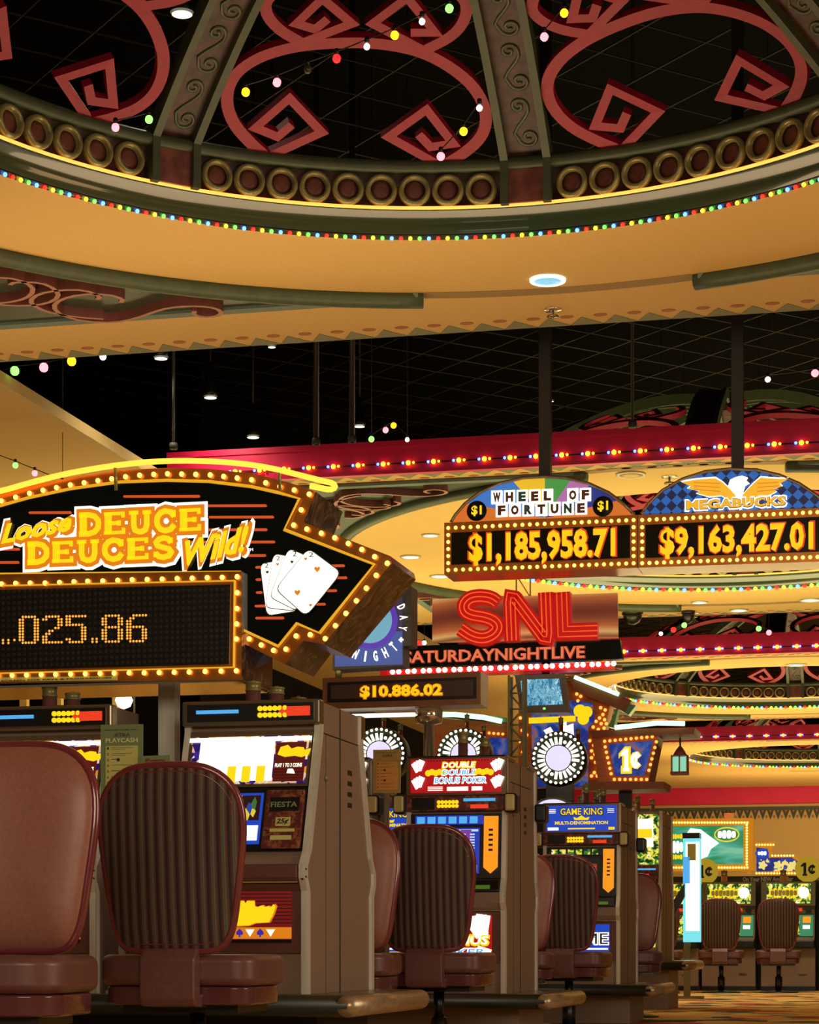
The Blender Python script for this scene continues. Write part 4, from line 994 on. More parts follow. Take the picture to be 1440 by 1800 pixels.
# ================================================================ FAR ROW
VF = 28.9
def far_machine(label):
    T = thing('slot_machine', label, 'slot machine'); w_ = .69; x0, x1 = -w_ / 2, w_ / 2
    pr = [(.0, .55), (.0, .66), (.10, .70), (.16, 1.05), (.12, 1.10), (.12, 1.41)]
    q = MB(); q.prismx([(y + .01, z) for y, z in pr] + [(.6, 1.41), (.6, .55)], x0 + .01, x1 - .01); q.build('cabinet', 'side', T)
    q = MB(); q.box(x0, x1, .08, .6, .0, .55); b = q.build('base_cabinet', 'side', T)
    q = MB(); q.box(x0 - .001, x1 + .001, .07, .09, 0, .06); q.build('plinth', 'rub', b)
    q = MB(); q.box(x0 + .48, x0 + .58, .06, .08, .22, .235); q.build('handle', 'chrome', b)
    q = MB(); q.box(x0, x1, -.02, .12, .55, .66); q.build('shelf', 'roll', T, bevel=.02)
    q = MB(); face(q, pr, x0, x1, 1.1, 1.41, 0, .02); q.build('top_box', 'frame_olive', T)
    q = MB(); face(q, pr, x0 + .07, x1 - .06, 1.13, 1.385, .02, .004, 0); f = fn_on(pr, .026)
    blobs(q, x0 + .10, x1 - .21, 1.2, 1.33, 7, -.001, 1, f); blobs(q, x0 + .12, x1 - .23, 1.225, 1.305, 7, -.005, 2, f)
    q.lathe([(.075, 0), (.07, -.01), (.001, -.02)], c=(x1 - .15, .1, 1.27), n=18, axis='y', m=3)
    q.lathe([(.035, 0), (.001, -.01)], c=(x0 + .14, .1, 1.17), n=14, axis='y', m=1); q.lathe([(.03, 0), (.001, -.01)], c=(x1 - .09, .1, 1.165), n=14, axis='y', m=4)
    face(q, pr, -.08, .03, 1.145, 1.175, .024, .003, 3); q.build('top_glass', ['greenpat', 'yel', 'papery', 'white', 'teal'], T)
    q = MB(); face(q, pr, x0 + .02, x1 - .02, 1.0, 1.09, 0, .02); q.build('lamp_panel', 'frame_olive', T)
    q = MB(); face(q, pr, x0 + .4, x0 + .52, 1.03, 1.07, .02, .01); q.build('red_lamp', 'candr', T)
    q = MB(); q.lathe([(.04, 0), (.04, -.01)], c=(x1 - .09, .12, 1.05), n=14, axis='y'); q.build('speaker', 'rub', T)
    q = MB(); face(q, pr, x0 + .03, x1 - .2, .71, .98, 0, .01); q.build('screen', 'greenpat', T)
    q = MB(); face(q, pr, x1 - .2, x1 - .03, .71, .98, 0, .012, 0); face(q, pr, x1 - .16, x1 - .06, .88, .96, .012, .01, 1); face(q, pr, x1 - .16, x1 - .07, .80, .85, .012, .01, 2); q.build('bill_panel', ['teal', 'amberlit', 'white'], T)
    candle(T, x0 + .27, .3, 1.41, .04, .16, low='candr2')
    return T
fm = far_machine('green glass slot machine at the far right, behind the left of two far chairs'); fs_ = snapshot(fm)
for i, (px, lab) in enumerate([(1280, None), (1385, 'green glass slot machine at the far right, behind the right of two far chairs'), (1490, 'slot machine cut by the right edge of the photo'), (1180, 'green glass slot machine seen behind the blue arrow')]):
    t = fm if i == 0 else stamp(fs_)
    if lab: t['label'] = lab
    t.location = (rx(px, VF), VF, 0); t.rotation_euler = (0, 0, 0); t['group'] = 'far slot machines'
for px, Y, lab in ((1266, 27.1, 'far striped chair right of the lit pylon, left one of two'), (1368, 27.1, 'far striped chair near the right edge of the photo'), (1158, 27.1, 'far chair partly hidden behind the steel edged machine and blue arrow')):
    put(stamp(cs), px, Y, math.radians(2), lab)
# ================================================================ SIGNS
def q5(a, b): return (a / 1.8947, 780 + b / 1.8947)     # traced on an enlarged crop
def P2(F, pts, dy=0.0): return [F.px(x, y, dy) for x, y in pts]
def tbox(F, x0, y0, x1, y1, dy=0.0):
    a = F.px(x0, y1, dy); b = F.px(x1, y0, dy); return a[0], b[0], a[1], b[1]
def rect(F, x0, y0, x1, y1, dy=0.0):
    """upright rectangle on the sign plane: px x range at mid height, level edges"""
    xm, ym = (x0 + x1) / 2, (y0 + y1) / 2
    a = F.px(x0, ym, dy)[0]; b = F.px(x1, ym, dy)[0]; return a, b, F.px(xm, y1, dy)[1], F.px(xm, y0, dy)[1]
def offset_bulbs(F, pts, dy): return [(x, dy, z) for x, z in P2(F, pts, dy)]
def one_cent(q, x0, x1, z0, z1, y, d, m, g=0.0):
    w_, h = x1 - x0, z1 - z0; t = w_ * .15 + g
    X = lambda a: x0 + a * w_
    Z = lambda a: z0 + a * h
    q.prism([(X(.14) - g, Z(0) - g), (X(.44) + g, Z(0) - g), (X(.44) + g, Z(.14) + g), (X(.38) + g, Z(.14) + g), (X(.38) + g, Z(1) + g), (X(.22), Z(1) + g), (X(.03) - g, Z(.80)), (X(.03) - g, Z(.68) - g), (X(.20) - g, Z(.74)), (X(.20) - g, Z(.14) + g), (X(.14) - g, Z(.14) + g)], y - d, y, m)
    q.ribbon([(X(.93), Z(.62)), (X(.82), Z(.74)), (X(.68), Z(.72)), (X(.58), Z(.58)), (X(.57), Z(.42)), (X(.65), Z(.27)), (X(.80), Z(.23)), (X(.93), Z(.34))], t, y - d, y, m)
    q.ribbon([(X(.72), Z(.12)), (X(.80), Z(.86))], t * .6, y - d * 1.2, y, m)
# ---------------------------------------------------------------- the arrow sign
o = at_v(200, 1100, 8.52); o.z = 0; F = Frame(o)
T = thing('arrow_sign', 'huge black arrow marquee with yellow DEUCE DEUCES lettering, bulbs and playing cards', 'sign', o)
outer = [q5(*p) for p in [(-420, 330), (-300, 270), (-150, 212), (0, 168), (100, 140), (240, 112), (400, 88), (560, 80), (700, 84), (840, 99), (960, 128), (1052, 160), (1012, 262), (1300, 374), (1306, 396), (1078, 668), (1010, 656), (950, 735), (805, 662), (805, 700), (-420, 720)]]
inner = [q5(*p) for p in [(-400, 345), (-300, 305), (-150, 250), (0, 210), (100, 182), (240, 152), (400, 130), (560, 124), (700, 128), (840, 145), (930, 165), (1000, 185), (950, 288), (1250, 404), (1068, 632), (992, 600), (930, 676), (805, 618), (805, 430), (-400, 440)]]
q = MB(); q.prism(P2(F, outer), .0, .42, 0, 1); q.build('cabinet', ['goldframe', 'shell'], T)
q = MB(); q.prism(P2(F, inner), -.012, .0, 0); fp = q.build('face_panel', 'signblack', T)
q = MB(); q.tube([(x, -.014, z) for x, z in P2(F, inner)], .007, closed=True, n=6); q.build('edge_trim', 'neonedge', T)
for a, b, y in [(410, 668, 176), (690, 890, 207), (695, 914, 245), (690, 892, 287), (600, 918, 328), (715, 888, 373), (95, 240, 230), (-80, 68, 352), (-80, 66, 396), (1100, 1150, 407), (1110, 1158, 447), (1085, 1124, 490), (1050, 1086, 535), (850, 872, 412), (851, 872, 453), (852, 876, 496), (848, 886, 541), (850, 948, 581)]:
    q = MB(); q.prism(P2(F, [q5(*p) for p in ((a + 4, y - 4), (b - 4, y - 5), (b, y), (b - 4, y + 4), (a + 4, y + 4), (a, y))], -.012), -.015, -.0122); q.build('speed_line', 'redline', fp)
def word(parent, name, txt, box, ms, g1, g2, bold, shear=0.0, F=F, dy=-.013, slant=0.0):
    """neon style lettering: glowing backing, body and bright core; slant lifts the right end"""
    x0, x1, z0, z1 = tbox(F, *box, dy)
    f = (lambda x, y, z: (x, y, z + slant * (x - x0))) if slant else None
    q = MB()
    if g2: q.text(txt, x0, x1, z0, z1, dy, .003, 0, bold * 1.6, shear, f, grow=g2 * .75)
    if g1: q.text(txt, x0, x1, z0, z1, dy - .004, .004, 1, bold * 1.4, shear, f, grow=g1 * .8)
    q.text(txt, x0, x1, z0, z1, dy - .009, .006, 2, bold, shear, f)
    return q.build(name, ms, parent)
wm = ['white', 'orange', 'yel']
def serif_word(parent, txt, box, F=F):
    """slab-serif capitals D E U C S laid out one by one"""
    x0, x1, z0, z1 = tbox(F, *box, -.013); n = len(txt); w_ = (x1 - x0) / n; q = MB()
    def strokes(ch):
        if ch == 'D': return [[(.2, 0), (.2, 1)], [(.02, .04), (.45, .04), (.7, .12), (.86, .32), (.88, .5), (.86, .68), (.7, .88), (.45, .96), (.02, .96)]]
        if ch == 'E': return [[(.2, 0), (.2, 1)], [(.02, .04), (.88, .04), (.88, .26)], [(.02, .96), (.86, .96), (.86, .76)], [(.2, .5), (.68, .5)], [(.68, .38), (.68, .62)]]
        if ch == 'U': return [[(.22, 1), (.22, .35), (.28, .12), (.45, .03), (.58, .03), (.74, .12), (.8, .35), (.8, 1)], [(.02, .96), (.42, .96)], [(.62, .96), (.98, .96)]]
        if ch == 'C': return [[(.88, .7), (.74, .92), (.5, .98), (.3, .9), (.16, .7), (.13, .5), (.16, .3), (.3, .1), (.5, .02), (.74, .08), (.9, .3)], [(.88, .66), (.88, 1)]]
        return [[(.82, .74), (.7, .93), (.5, .98), (.3, .92), (.18, .76), (.24, .6), (.5, .5), (.74, .42), (.84, .26), (.74, .08), (.5, .02), (.3, .06), (.16, .24)], [(.82, .7), (.82, .98)], [(.15, .04), (.15, .3)]]
    for i, ch in enumerate(txt):
        for st in strokes(ch):
            P = [(x0 + (i + .05 + x * .9) * w_, z0 + z * (z1 - z0)) for x, z in st]; th = .24 if len(st) > 2 and ch in 'DUCS' else .17
            bw = {True: .27, False: .14}[abs(st[0][0] - st[-1][0]) < .03 and abs(st[0][1] - st[-1][1]) > .9] if len(st) == 2 else (.2 if ch in 'DUCS' else .12)
            for g, y0, y1, m in ((.055, -.016, -.013, 0), (.032, -.021, -.017, 1), (0, -.028, -.022, 2)):
                e = g * .45
                PP = [Vector(p) for p in P]
                if e: d0 = (PP[0] - PP[1]).normalized() * e; d1 = (PP[-1] - PP[-2]).normalized() * e; PP[0] += d0; PP[-1] += d1
                q.ribbon([tuple(p) for p in PP], bw * w_ + g, y0, y1, m)
    return q.build('lettering', wm, parent)
serif_word(fp, 'DEUCE', (*q5(262, 218), *q5(680, 306)))
serif_word(fp, 'DEUCES', (*q5(90, 312), *q5(590, 400)))
word(fp, 'lettering', 'Loose', (*q5(8, 262), *q5(240, 336)), ['white', 'orange', 'yel'], .02, .034, .03, .3, slant=.14)
word(fp, 'lettering', 'Wild!', (*q5(620, 315), *q5(830, 410)), ['white', 'orange', 'yel'], .02, .034, .03, .3, slant=.2)
q = MB(); q.text('TM', *tbox(F, *q5(824, 348), *q5(843, 358), -.013), -.013, .002); q.build('lettering', 'white', fp)
# four playing cards
def roundq(pts, r=.16):
    out = []; n = len(pts)
    for i in range(n):
        p = Vector(pts[i]); a = Vector(pts[i - 1]); b = Vector(pts[(i + 1) % n])
        for t in range(5):
            s_ = t / 4; u = p + (a - p) * r * (1 - s_) ** 2 + (b - p) * r * s_ ** 2; out.append(tuple(u))
    return out
cards = [[(868, 402), (960, 386), (990, 556), (890, 572)], [(912, 368), (1010, 384), (985, 556), (885, 545)], [(962, 350), (1062, 392), (990, 556), (900, 510)], [(1028, 350), (1136, 430), (1020, 574), (920, 484)]]
for i, c in enumerate(cards):
    y1 = -.014 - i * .006; q = MB()
    cc = [sum(p[0] for p in c) / 4, sum(p[1] for p in c) / 4]; big = [(cc[0] + (x - cc[0]) * 1.04, cc[1] + (y - cc[1]) * 1.03) for x, y in c]
    q.prism(roundq(P2(F, [q5(*p) for p in big], y1)), y1 - .002, y1 - .0, 1)
    q.prism(roundq(P2(F, [q5(*p) for p in c], y1)), y1 - .005, y1 - .002, 0)
    co = q.build('playing_card', ['whitehot', 'green'], fp)
    q = MB()
    def pip(x, y, s_, m=0):
        h = [(0, -1), (.85, -.1), (.9, .45), (.5, .75), (.1, .5), (0, .3), (-.1, .5), (-.5, .75), (-.9, .45), (-.85, -.1)]
        q.prism([(F.px(*q5(x, y), y1)[0] + a * s_, F.px(*q5(x, y), y1)[1] + b * s_) for a, b in h], y1 - .007, y1 - .0052, m)
    if i == 3: pip(1058, 418, .013); pip(992, 496, .013); pip(1020, 384, .007); pip(1036, 538, .007)
    else: pip([892, 926, 974][i], [428, 402, 394][i], .007, 0 if i == 1 else 1)
    q.text('2', *tbox(F, *q5(*[(884, 398), (922, 374), (976, 358), (1030, 362)][i]), *q5(*[(896, 414), (934, 390), (990, 376), (1046, 378)][i]), y1), y1 - .0052, .002, 1)
    q.build('pips', ['orange', 'green'], co)
bulb_px = [(4, 190), (52, 178), (98, 165), (143, 155), (188, 146), (234, 137), (280, 130), (326, 123), (372, 117), (418, 110), (465, 105), (512, 102), (558, 100), (605, 101), (652, 102), (700, 104), (745, 109), (790, 114), (838, 120), (885, 130), (932, 142), (980, 154), (1030, 168), (1003, 220), (978, 271), (1022, 284), (1070, 298), (1115, 313), (1160, 332), (1205, 352), (1248, 376), (1290, 398), (1253, 438), (1220, 481), (1187, 523), (1152, 565), (1117, 606), (1083, 649), (1033, 636), (986, 640), (952, 684), (911, 688), (870, 670), (830, 650), (-44, 203), (-92, 218)]
bulbs(T, offset_bulbs(F, [q5(*p) for p in bulb_px], -.012), 'bulb', .0105)
# display box of the arrow sign
B = [q5(*p) for p in [(-420, 440), (805, 425), (805, 786), (-420, 806)]]
q = MB(); q.prism(P2(F, B, -.05), -.05, .38, 0, 1); bx = q.build('display_box', ['goldframe', 'shell'], T)
S_ = [q5(*p) for p in [(-420, 497), (768, 470), (764, 734), (-420, 765)]]
q = MB(); q.prism(P2(F, S_, -.05), -.056, -.0501); scr = q.build('display_screen', 'dots', bx)
q = MB(); q.ribbon(P2(F, [q5(*p) for p in [(-420, 483), (784, 457), (781, 745), (-420, 776)]], -.05), .004, -.066, -.05); q.build('screen_bezel', 'neonedge', bx)
rows = {'0': ['.#####.', '##...##', '##...##', '##...##', '##...##', '##...##', '##...##', '##...##', '##...##', '.#####.'],
 '2': ['.#####.', '##...##', '.....##', '.....##', '....##.', '..##...', '.##....', '##.....', '##.....', '#######'],
 '5': ['#######', '##.....', '##.....', '######.', '.....##', '.....##', '.....##', '.....##', '##...##', '.#####.'],
 '8': ['.#####.', '##...##', '##...##', '##...##', '.#####.', '##...##', '##...##', '##...##', '##...##', '.#####.'],
 '6': ['..#####', '.##....', '##.....', '##.....', '######.', '##...##', '##...##', '##...##', '##...##', '.#####.'],
 '.': ['..'] * 8 + ['##', '##'], ',': ['..'] * 8 + ['##', '#.']}
q = MB(); specs = [('.', -12, 10), (',', 28, 48), ('0', 66, 126), ('2', 144, 205), ('5', 222, 284), ('.', 308, 322), ('8', 342, 406), ('6', 424, 486)]
for ch, xa, xb in specs:
    g = rows[ch]; nc = len(g[0])
    for r_, line in enumerate(g):
        for c_, b_ in enumerate(line):
            if b_ != '#': continue
            px = xa + (xb - xa) * (c_ / max(nc - 1, 1)); py = 578 + (664 - 578) * r_ / 9 - px * .014
            x, z = F.px(*q5(px, py), -.056); q.lathe([(.0052, 0), (.004, -.003)], c=(x, -.056, z), n=8, axis='y')
q.build('led_digits', 'ledy', scr)
dp = [(5, 467), (52, 465), (100, 464), (150, 464), (198, 462), (246, 460), (292, 458), (342, 457), (392, 455), (440, 453), (490, 452), (540, 451), (590, 449), (640, 448), (690, 446), (740, 445), (790, 443), (790, 496), (789, 549), (788, 600), (787, 650), (787, 756), (736, 757), (683, 758), (630, 760), (580, 761), (530, 762), (480, 763), (430, 763), (380, 764), (333, 765), (284, 766), (235, 767), (185, 768), (137, 769), (88, 770), (40, 771), (-8, 772), (-44, 468)]
bulbs(bx, offset_bulbs(F, [q5(*p) for p in dp], -.06), 'bulb', .0105)
q = MB(); q.prism(P2(F, [q5(*p) for p in [(-420, 784), (392, 774), (392, 788), (-420, 798)]], -.05), -.054, -.0501, 0)
q.text('SCREEN FOR PAYS & PROGRESSIVES', *tbox(F, *q5(4, 777), *q5(372, 792), -.054), -.054, .002, 1); q.build('caption_strip', ['papery', 'ink'], bx)
# underside: polished plate, and the posts that carry the sign
a = F.px(*q5(-420, 800), 0); b = F.px(*q5(803, 786), 0)
q = MB(); q.box(a[0], b[0], -.04, .37, b[1] - .012, b[1] - .002); q.build('soffit_plate', 'chrome', bx)
NP = [(-420, 240), (-300, 222), (-150, 190), (0, 159), (100, 130), (200, 104), (300, 85), (400, 70), (500, 60), (600, 56), (700, 58), (800, 65), (900, 80), (1000, 105), (1080, 125), (1112, 132), (1118, 146), (1100, 154), (1060, 146), (1034, 140)]
q = MB(); q.tube([(x, -.03, z) for x, z in smooth(P2(F, [q5(*p) for p in NP], -.03), 1)], .0115, n=10); q.build('neon_tube', 'neon', T)
for px in (390, 935):
    xx, zz = F.px(*q5(px, 100), -.01); q = MB(); q.tube([(xx, -.02, zz - .07), (xx, -.03, zz + .02)], .008, n=6); q.build('tube_clip', 'brass', T)
# small corner box near the top right and badge below
q = MB(); x, z = F.px(*q5(1020, 700), 0); q.box(x - .07, x + .03, .1, .24, z - .06, z - .02); 
pz = ZS[1] + 1.16
for px in (287, -75):
    x, z = F.px(px, 1200, .2); q = MB(); q.box(x - .036, x + .036, .24, .31, ZS[1], b[1]); q.build('support_post', 'steel', T)
# ---------------------------------------------------------------- jackpot signs on poles
def jackpot(lab, x0, x1, ytl, ytr, ybl, ybr, arch, digits, dbox, pole, kind):
    v = 14.45; o = at_v((x0 + x1) / 2, 1667, v); o.z = 0; F = Frame(o)
    T = thing('jackpot_sign', lab, 'sign', o)
    corners = [(x0, ytl), (x1, ytr), (x1, ybr), (x0, ybl)]
    q = MB(); q.prism(P2(F, corners), 0, .30, 0, 0); q.build('display_box', 'goldframe', T)
    ins = 17; sc = [(x0 + ins - 4, ytl + ins + 1), (x1 - ins + 4, ytr + ins + 1), (x1 - ins + 4, ybr - ins), (x0 + ins - 4, ybl - ins)]
    q = MB(); q.prism(P2(F, sc), -.008, -.0002); s_ = q.build('display_screen', 'signblack', T)
    bxx = tbox(F, *dbox, -.008); sl = -.0 
    q = MB(); q.text(digits, *bxx, -.009, .004, 0, .05, 0, grow=.012); q.text(digits, *bxx, -.014, .006, 1, .035, 0); q.build('led_digits', ['ledr', 'led'], s_)
    P = []; n = int((x1 - x0) / 13.2)
    for i in range(n + 1):
        t = i / n; X = x0 + 7 + (x1 - x0 - 14) * t; P.append((X, ytl + 9 + (ytr - ytl) * t)); P.append((X, ybl - 8 + (ybr - ybl) * t))
    m_ = int((ybl - ytl) / 14)
    for i in range(1, m_): t = i / m_; P.append((x0 + 7, ytl + 9 + (ybl - ytl - 17) * t))
    for i in range(1, m_): t = i / m_; P.append((x1 - 7, ytr + 9 + (ybr - ytr - 17) * t))
    bulbs(T, offset_bulbs(F, P, -.006)[:99], 'bulb', .0125)
    AP = P2(F, arch); q = MB()
    if kind == 'wheel':
        cx, cz = F.px(958, 945, 0); n = len(AP)
        for (a0, a1, mm) in WEDGE:
            pts = [(cx, AP[0][1])]
            sub = []
            for i in range(13):
                an = math.radians(a0 + (a1 - a0) * i / 12); dx, dz = -math.cos(an), math.sin(an); best = None
                for p, r_ in zip(AP, AP[1:]):   # ray against the arch outline
                    ex, ez = r_[0] - p[0], r_[1] - p[1]; den = dx * ez - dz * ex
                    if abs(den) < 1e-9: continue
                    t = ((p[0] - cx) * ez - (p[1] - AP[0][1]) * ex) / den; u = ((p[0] - cx) * dz - (p[1] - AP[0][1]) * dx) / den
                    if t > 0 and -.001 <= u <= 1.001: best = t
                if best: sub.append((cx + dx * best, AP[0][1] + dz * best))
            if len(sub) > 1: q.prism([(cx, AP[0][1])] + sub, 0, .12, mm)
        top = q.build('arch_panel', WM, T)
        q = MB(); q.tube([(x, 0.0, z) for x, z in AP], .012, n=6); q.build('arch_rim', 'dchrome', T)
        q = MB()
        for r_, (wd, X0, X1, yt, yb) in enumerate((('WHEEL OF', 864, 1042, 862, 886), ('FORTUNE', 872, 1035, 885, 909))):
            m_ = len(wd); cw = (X1 - X0) / m_
            for i, ch in enumerate(wd):
                if ch == ' ': continue
                xa = X0 + i * cw; dyy = -(xa - X0) * .03
                z = tbox(F, xa, yt + dyy, xa + cw - 3, yb + dyy, -.012); q.box(z[0], z[1], -.02, -.002, z[2], z[3], 0)
                z = tbox(F, xa + cw * .14, yt + dyy + 3.5, xa + cw * .72, yb + dyy - 3, -.02); q.text(ch, *z, -.0205, .004, 1 + (i % 3 == 2) + 0, .06)
        q.build('letter_tile', ['white', 'tilebrown', 'tileteal'], top)
        for X, Y_ in ((838, 898), (1060, 890)):
            c = F.px(X, Y_, -.005); q = MB(); q.lathe([(.068, 0), (.001, -.004)], c=(c[0], -.003, c[1]), n=20, axis='y', m=0, smooth=False)
            q.text('$1', c[0] - .035, c[0] + .035, c[1] - .035, c[1] + .035, -.008, .004, 1, .03); q.build('dollar_badge', ['signblack', 'yel'], top)
    else:
        q.prism(AP, 0, .12, 0); top = q.build('arch_panel', 'checker', T)
        q = MB(); q.tube([(x, 0, z) for x, z in AP], .012, n=6); q.build('arch_rim', 'dchrome', T)
        def e6(a, b_): return (720 + a / 2, 800 + b_ / 2)
        Lw = [(958, 96), (1000, 88), (1075, 82), (1100, 96), (1125, 118), (1150, 140), (1165, 185), (1130, 160), (1095, 142), (1055, 146), (1010, 134), (1022, 126), (980, 118), (990, 110)]
        Rw = [(1330, 84), (1290, 84), (1235, 80), (1215, 96), (1190, 120), (1172, 140), (1165, 185), (1200, 160), (1230, 142), (1262, 142), (1290, 128), (1278, 120), (1310, 110), (1302, 102)]
        for W_ in (Lw, Rw):
            q = MB(); cx = sum(p[0] for p in W_) / len(W_); cy = sum(p[1] for p in W_) / len(W_)
            q.prism(P2(F, [e6(cx + (a - cx) * 1.05, cy + (b_ - cy) * 1.14) for a, b_ in W_], -.004), -.01, -.002, 0)
            q.prism(P2(F, [e6(*p) for p in W_], -.01), -.018, -.0102, 1)
            for k in range(3):
                a_, b_ = W_[1 + k], W_[-3 + 0 * k]; q.ribbon(P2(F, [e6(W_[0][0] * .8 + 1165 * .2 + 0, 96 + k * 12), e6(W_[0][0] * .35 + 1165 * .65, 100 + k * 14)], -.018), .006, -.02, -.0181, 2)
            q.build('eagle_wing', ['whitehot', 'wing', 'orange'], top)
        q = MB(); q.prism(P2(F, [e6(*p) for p in [(1120, 112), (1128, 88), (1150, 78), (1170, 74), (1190, 80), (1184, 90), (1196, 100), (1180, 108), (1172, 140), (1160, 170), (1145, 140)]], -.01), -.026, -.004, 0); q.build('eagle_head', 'whitehot', top)
        z = tbox(F, *e6(975, 146), *e6(1322, 192), -.03); q = MB(); q.text('MEGABUCKS', *z, -.027, .002, 0, .08, 0, grow=.014); q.text('MEGABUCKS', *z, -.030, .003, 2, .05, 0, grow=.004); q.text('MEGABUCKS', *z, -.035, .006, 1, .03, 0); q.build('lettering', ['white', 'wing', 'dblue'], top)
    x, z = F.px(pole, arch[len(arch) // 2][1] + 12, .15); q = MB(); q.box(x - .038, x + .038, .11, .19, z, 9.5); q.build('pole', 'pipe', T)
    return T
for n_, c_ in (('w_or', (214, 112, 40)), ('w_bl', (60, 120, 200)), ('w_ye', (236, 190, 40)), ('w_gr', (70, 150, 70)), ('w_pu', (176, 110, 170)), ('w_na', (30, 50, 130))): M[n_] = glow('wheel_' + n_, c_, .85)
WM = ['w_or', 'w_bl', 'w_ye', 'w_gr', 'w_pu', 'w_na']; WEDGE = [(0, 13, 0), (13, 50, 1), (50, 90, 2), (90, 125, 3), (125, 146, 4), (146, 169, 5), (169, 180, 0)]
arch1 = [(793, 918), (800, 906), (818, 885), (845, 865), (880, 849), (920, 840), (957, 838), (995, 840), (1035, 850), (1070, 866), (1098, 887), (1115, 904)]
arch2 = [(1128, 903), (1140, 886), (1165, 862), (1200, 842), (1240, 829), (1285, 824), (1330, 826), (1370, 835), (1405, 850), (1435, 870), (1458, 892)]
jackpot('hanging jackpot sign reading WHEEL OF FORTUNE and $1,185,958, on a black pole', 781, 1121, 919, 905, 1010, 998, arch1, '$1,185,958.71', (825, 928, 1082, 997), 959, 'wheel')
jackpot('hanging jackpot sign reading MEGABUCKS and $9,163,427 under a gold eagle', 1122, 1470, 905, 890, 998, 986, arch2, '$9,163,427.01', (1161, 916, 1430, 985), 1297, 'mega')
# ---------------------------------------------------------------- big red three letter sign
v = 15.2; o = at_v(925, 1667, v); o.z = 0; F = Frame(o)
T = thing('neon_letter_sign', 'red neon letter sign reading SNL and SATURDAYNIGHTLIVE on a copper panel', 'sign', o)
pn = [(760, 1053), (1086, 1042), (1087, 1121), (760, 1130)]
q = MB(); q.prism(P2(F, pn, .06), .06, .08); q.build('back_panel', 'sunset', T)
def e2(a, b_): return (740 + a / 3.892, 1020 + b_ / 3.892)
def nletter(name, strokes, wd):
    q = MB()
    for st in strokes:
        P = P2(F, [e2(*p) for p in st], -.02); q.ribbon(P, wd, -.02, .09, 0)
    L_ = q.build('neon_letter', 'redplastic', T)
    q = MB()
    for st in strokes:
        P = P2(F, [e2(*p) for p in st], -.03)
        for k, off in enumerate((-.30, 0, .30)):
            C = MB(); C.ribbon(P, abs(off) * 2 * wd + 1e-4, 0, 1)
            pts = [C.v[4 * i + (0 if off < 0 else 2)] for i in range(len(P))]
            q.tube([(x, -.03, z) for x, y, z in pts], .0045, n=6, m=0 if off else 1)
    q.build('neon_tube', ['neonr', 'neonr'], L_)
Sp = smooth([(520, 150), (480, 120), (400, 108), (330, 122), (292, 165), (300, 215), (350, 240), (430, 250), (500, 275), (530, 320), (500, 370), (430, 400), (350, 385), (270, 330)], 2)
nletter('S', [Sp], .105)
nletter('N', [[(622, 412), (612, 150), (617, 118), (640, 122), (836, 384), (858, 388), (862, 360), (852, 82)]], .105)
nletter('L', [[(962, 80), (972, 352), (1208, 344)]], .115)
q = MB(); q.prism(P2(F, [(700, 1136), (1090, 1124), (1094, 1158), (700, 1174)], .05), .05, .14); bb_ = q.build('letter_board', 'signblack', T)
z = tbox(F, 711, 1131, 1028, 1166, .04)
fsl = lambda x, y, zz: (x, y, z[2] + (zz - z[2]) * .82 + (x - z[0]) * .0)
q = MB(); q.text('SATURDAYNIGHTLIVE', *z, .045, .006, 0, .05, 0, fsl, grow=.006); q.text('SATURDAYNIGHTLIVE', *z, .034, .012, 1, .015, 0, fsl); q.build('lettering', ['neonsal', 'neonsal2'], bb_)
q = MB(); q.prism(P2(F, [(668, 1178), (1075, 1163), (1075, 1174), (668, 1189)], -.02), -.02, .16, 0); sh = q.build('light_shelf', 'redplastic', T)
P = []
for i in range(15):
    X = 690 + i * 27; P += [(X, 1181 - (X - 690) * .037), (X + 11, 1180.5 - (X - 690) * .037)]
bulbs(sh, offset_bulbs(F, P, -.03), 'bulbw', .017)
a = F.px(880, 1200, .15)
for dx in (0.0,):
    xx, zt = F.px(920, 1170, .2); 
    q = MB()
    for sx in (-.05, .05): q.tube([(xx + sx, .2, zt), (xx + sx, .2, zt + .78)], .006, n=6)
    for k in range(4): q.tube([(xx - .05 * (-1) ** k, .2, zt + k * .16), (xx + .05 * (-1) ** k, .2, zt + .16 * (k + 1))], .0045, n=5)
    q.box(xx - .06, xx + .06, -.46, .21, zt + .68, zt + .72)
    q.build('hanging_truss', 'steel', T)
# lattice column below
v = 14.6; o = at_v(907, 1667, v); o.z = 0; F = Frame(o)
T = thing('lattice_column', 'slim olive lattice column under the television monitor', 'column', o)
xa, zt = F.px(895, 1187); xb, _ = F.px(920, 1187)
for x in (xa, xb):
    for y in (0, .1): q = MB(); q.box(x - .008, x + .008, y - .008, y + .008, 0, zt); q.build('upright', 'frame_olive', T)
q = MB(); zz = 1.3; k = 0; w_ = xb - xa
while zz < zt - .1: q.tube([(xa if k % 2 else xb, 0, zz), (xb if k % 2 else xa, 0, zz + w_ * 1.1)], .007, n=6); q.tube([(xa, 0, zz), (xb, 0, zz)], .006, n=6); zz += w_ * 1.1; k += 1
q.build('bracing', 'frame_olive', T)
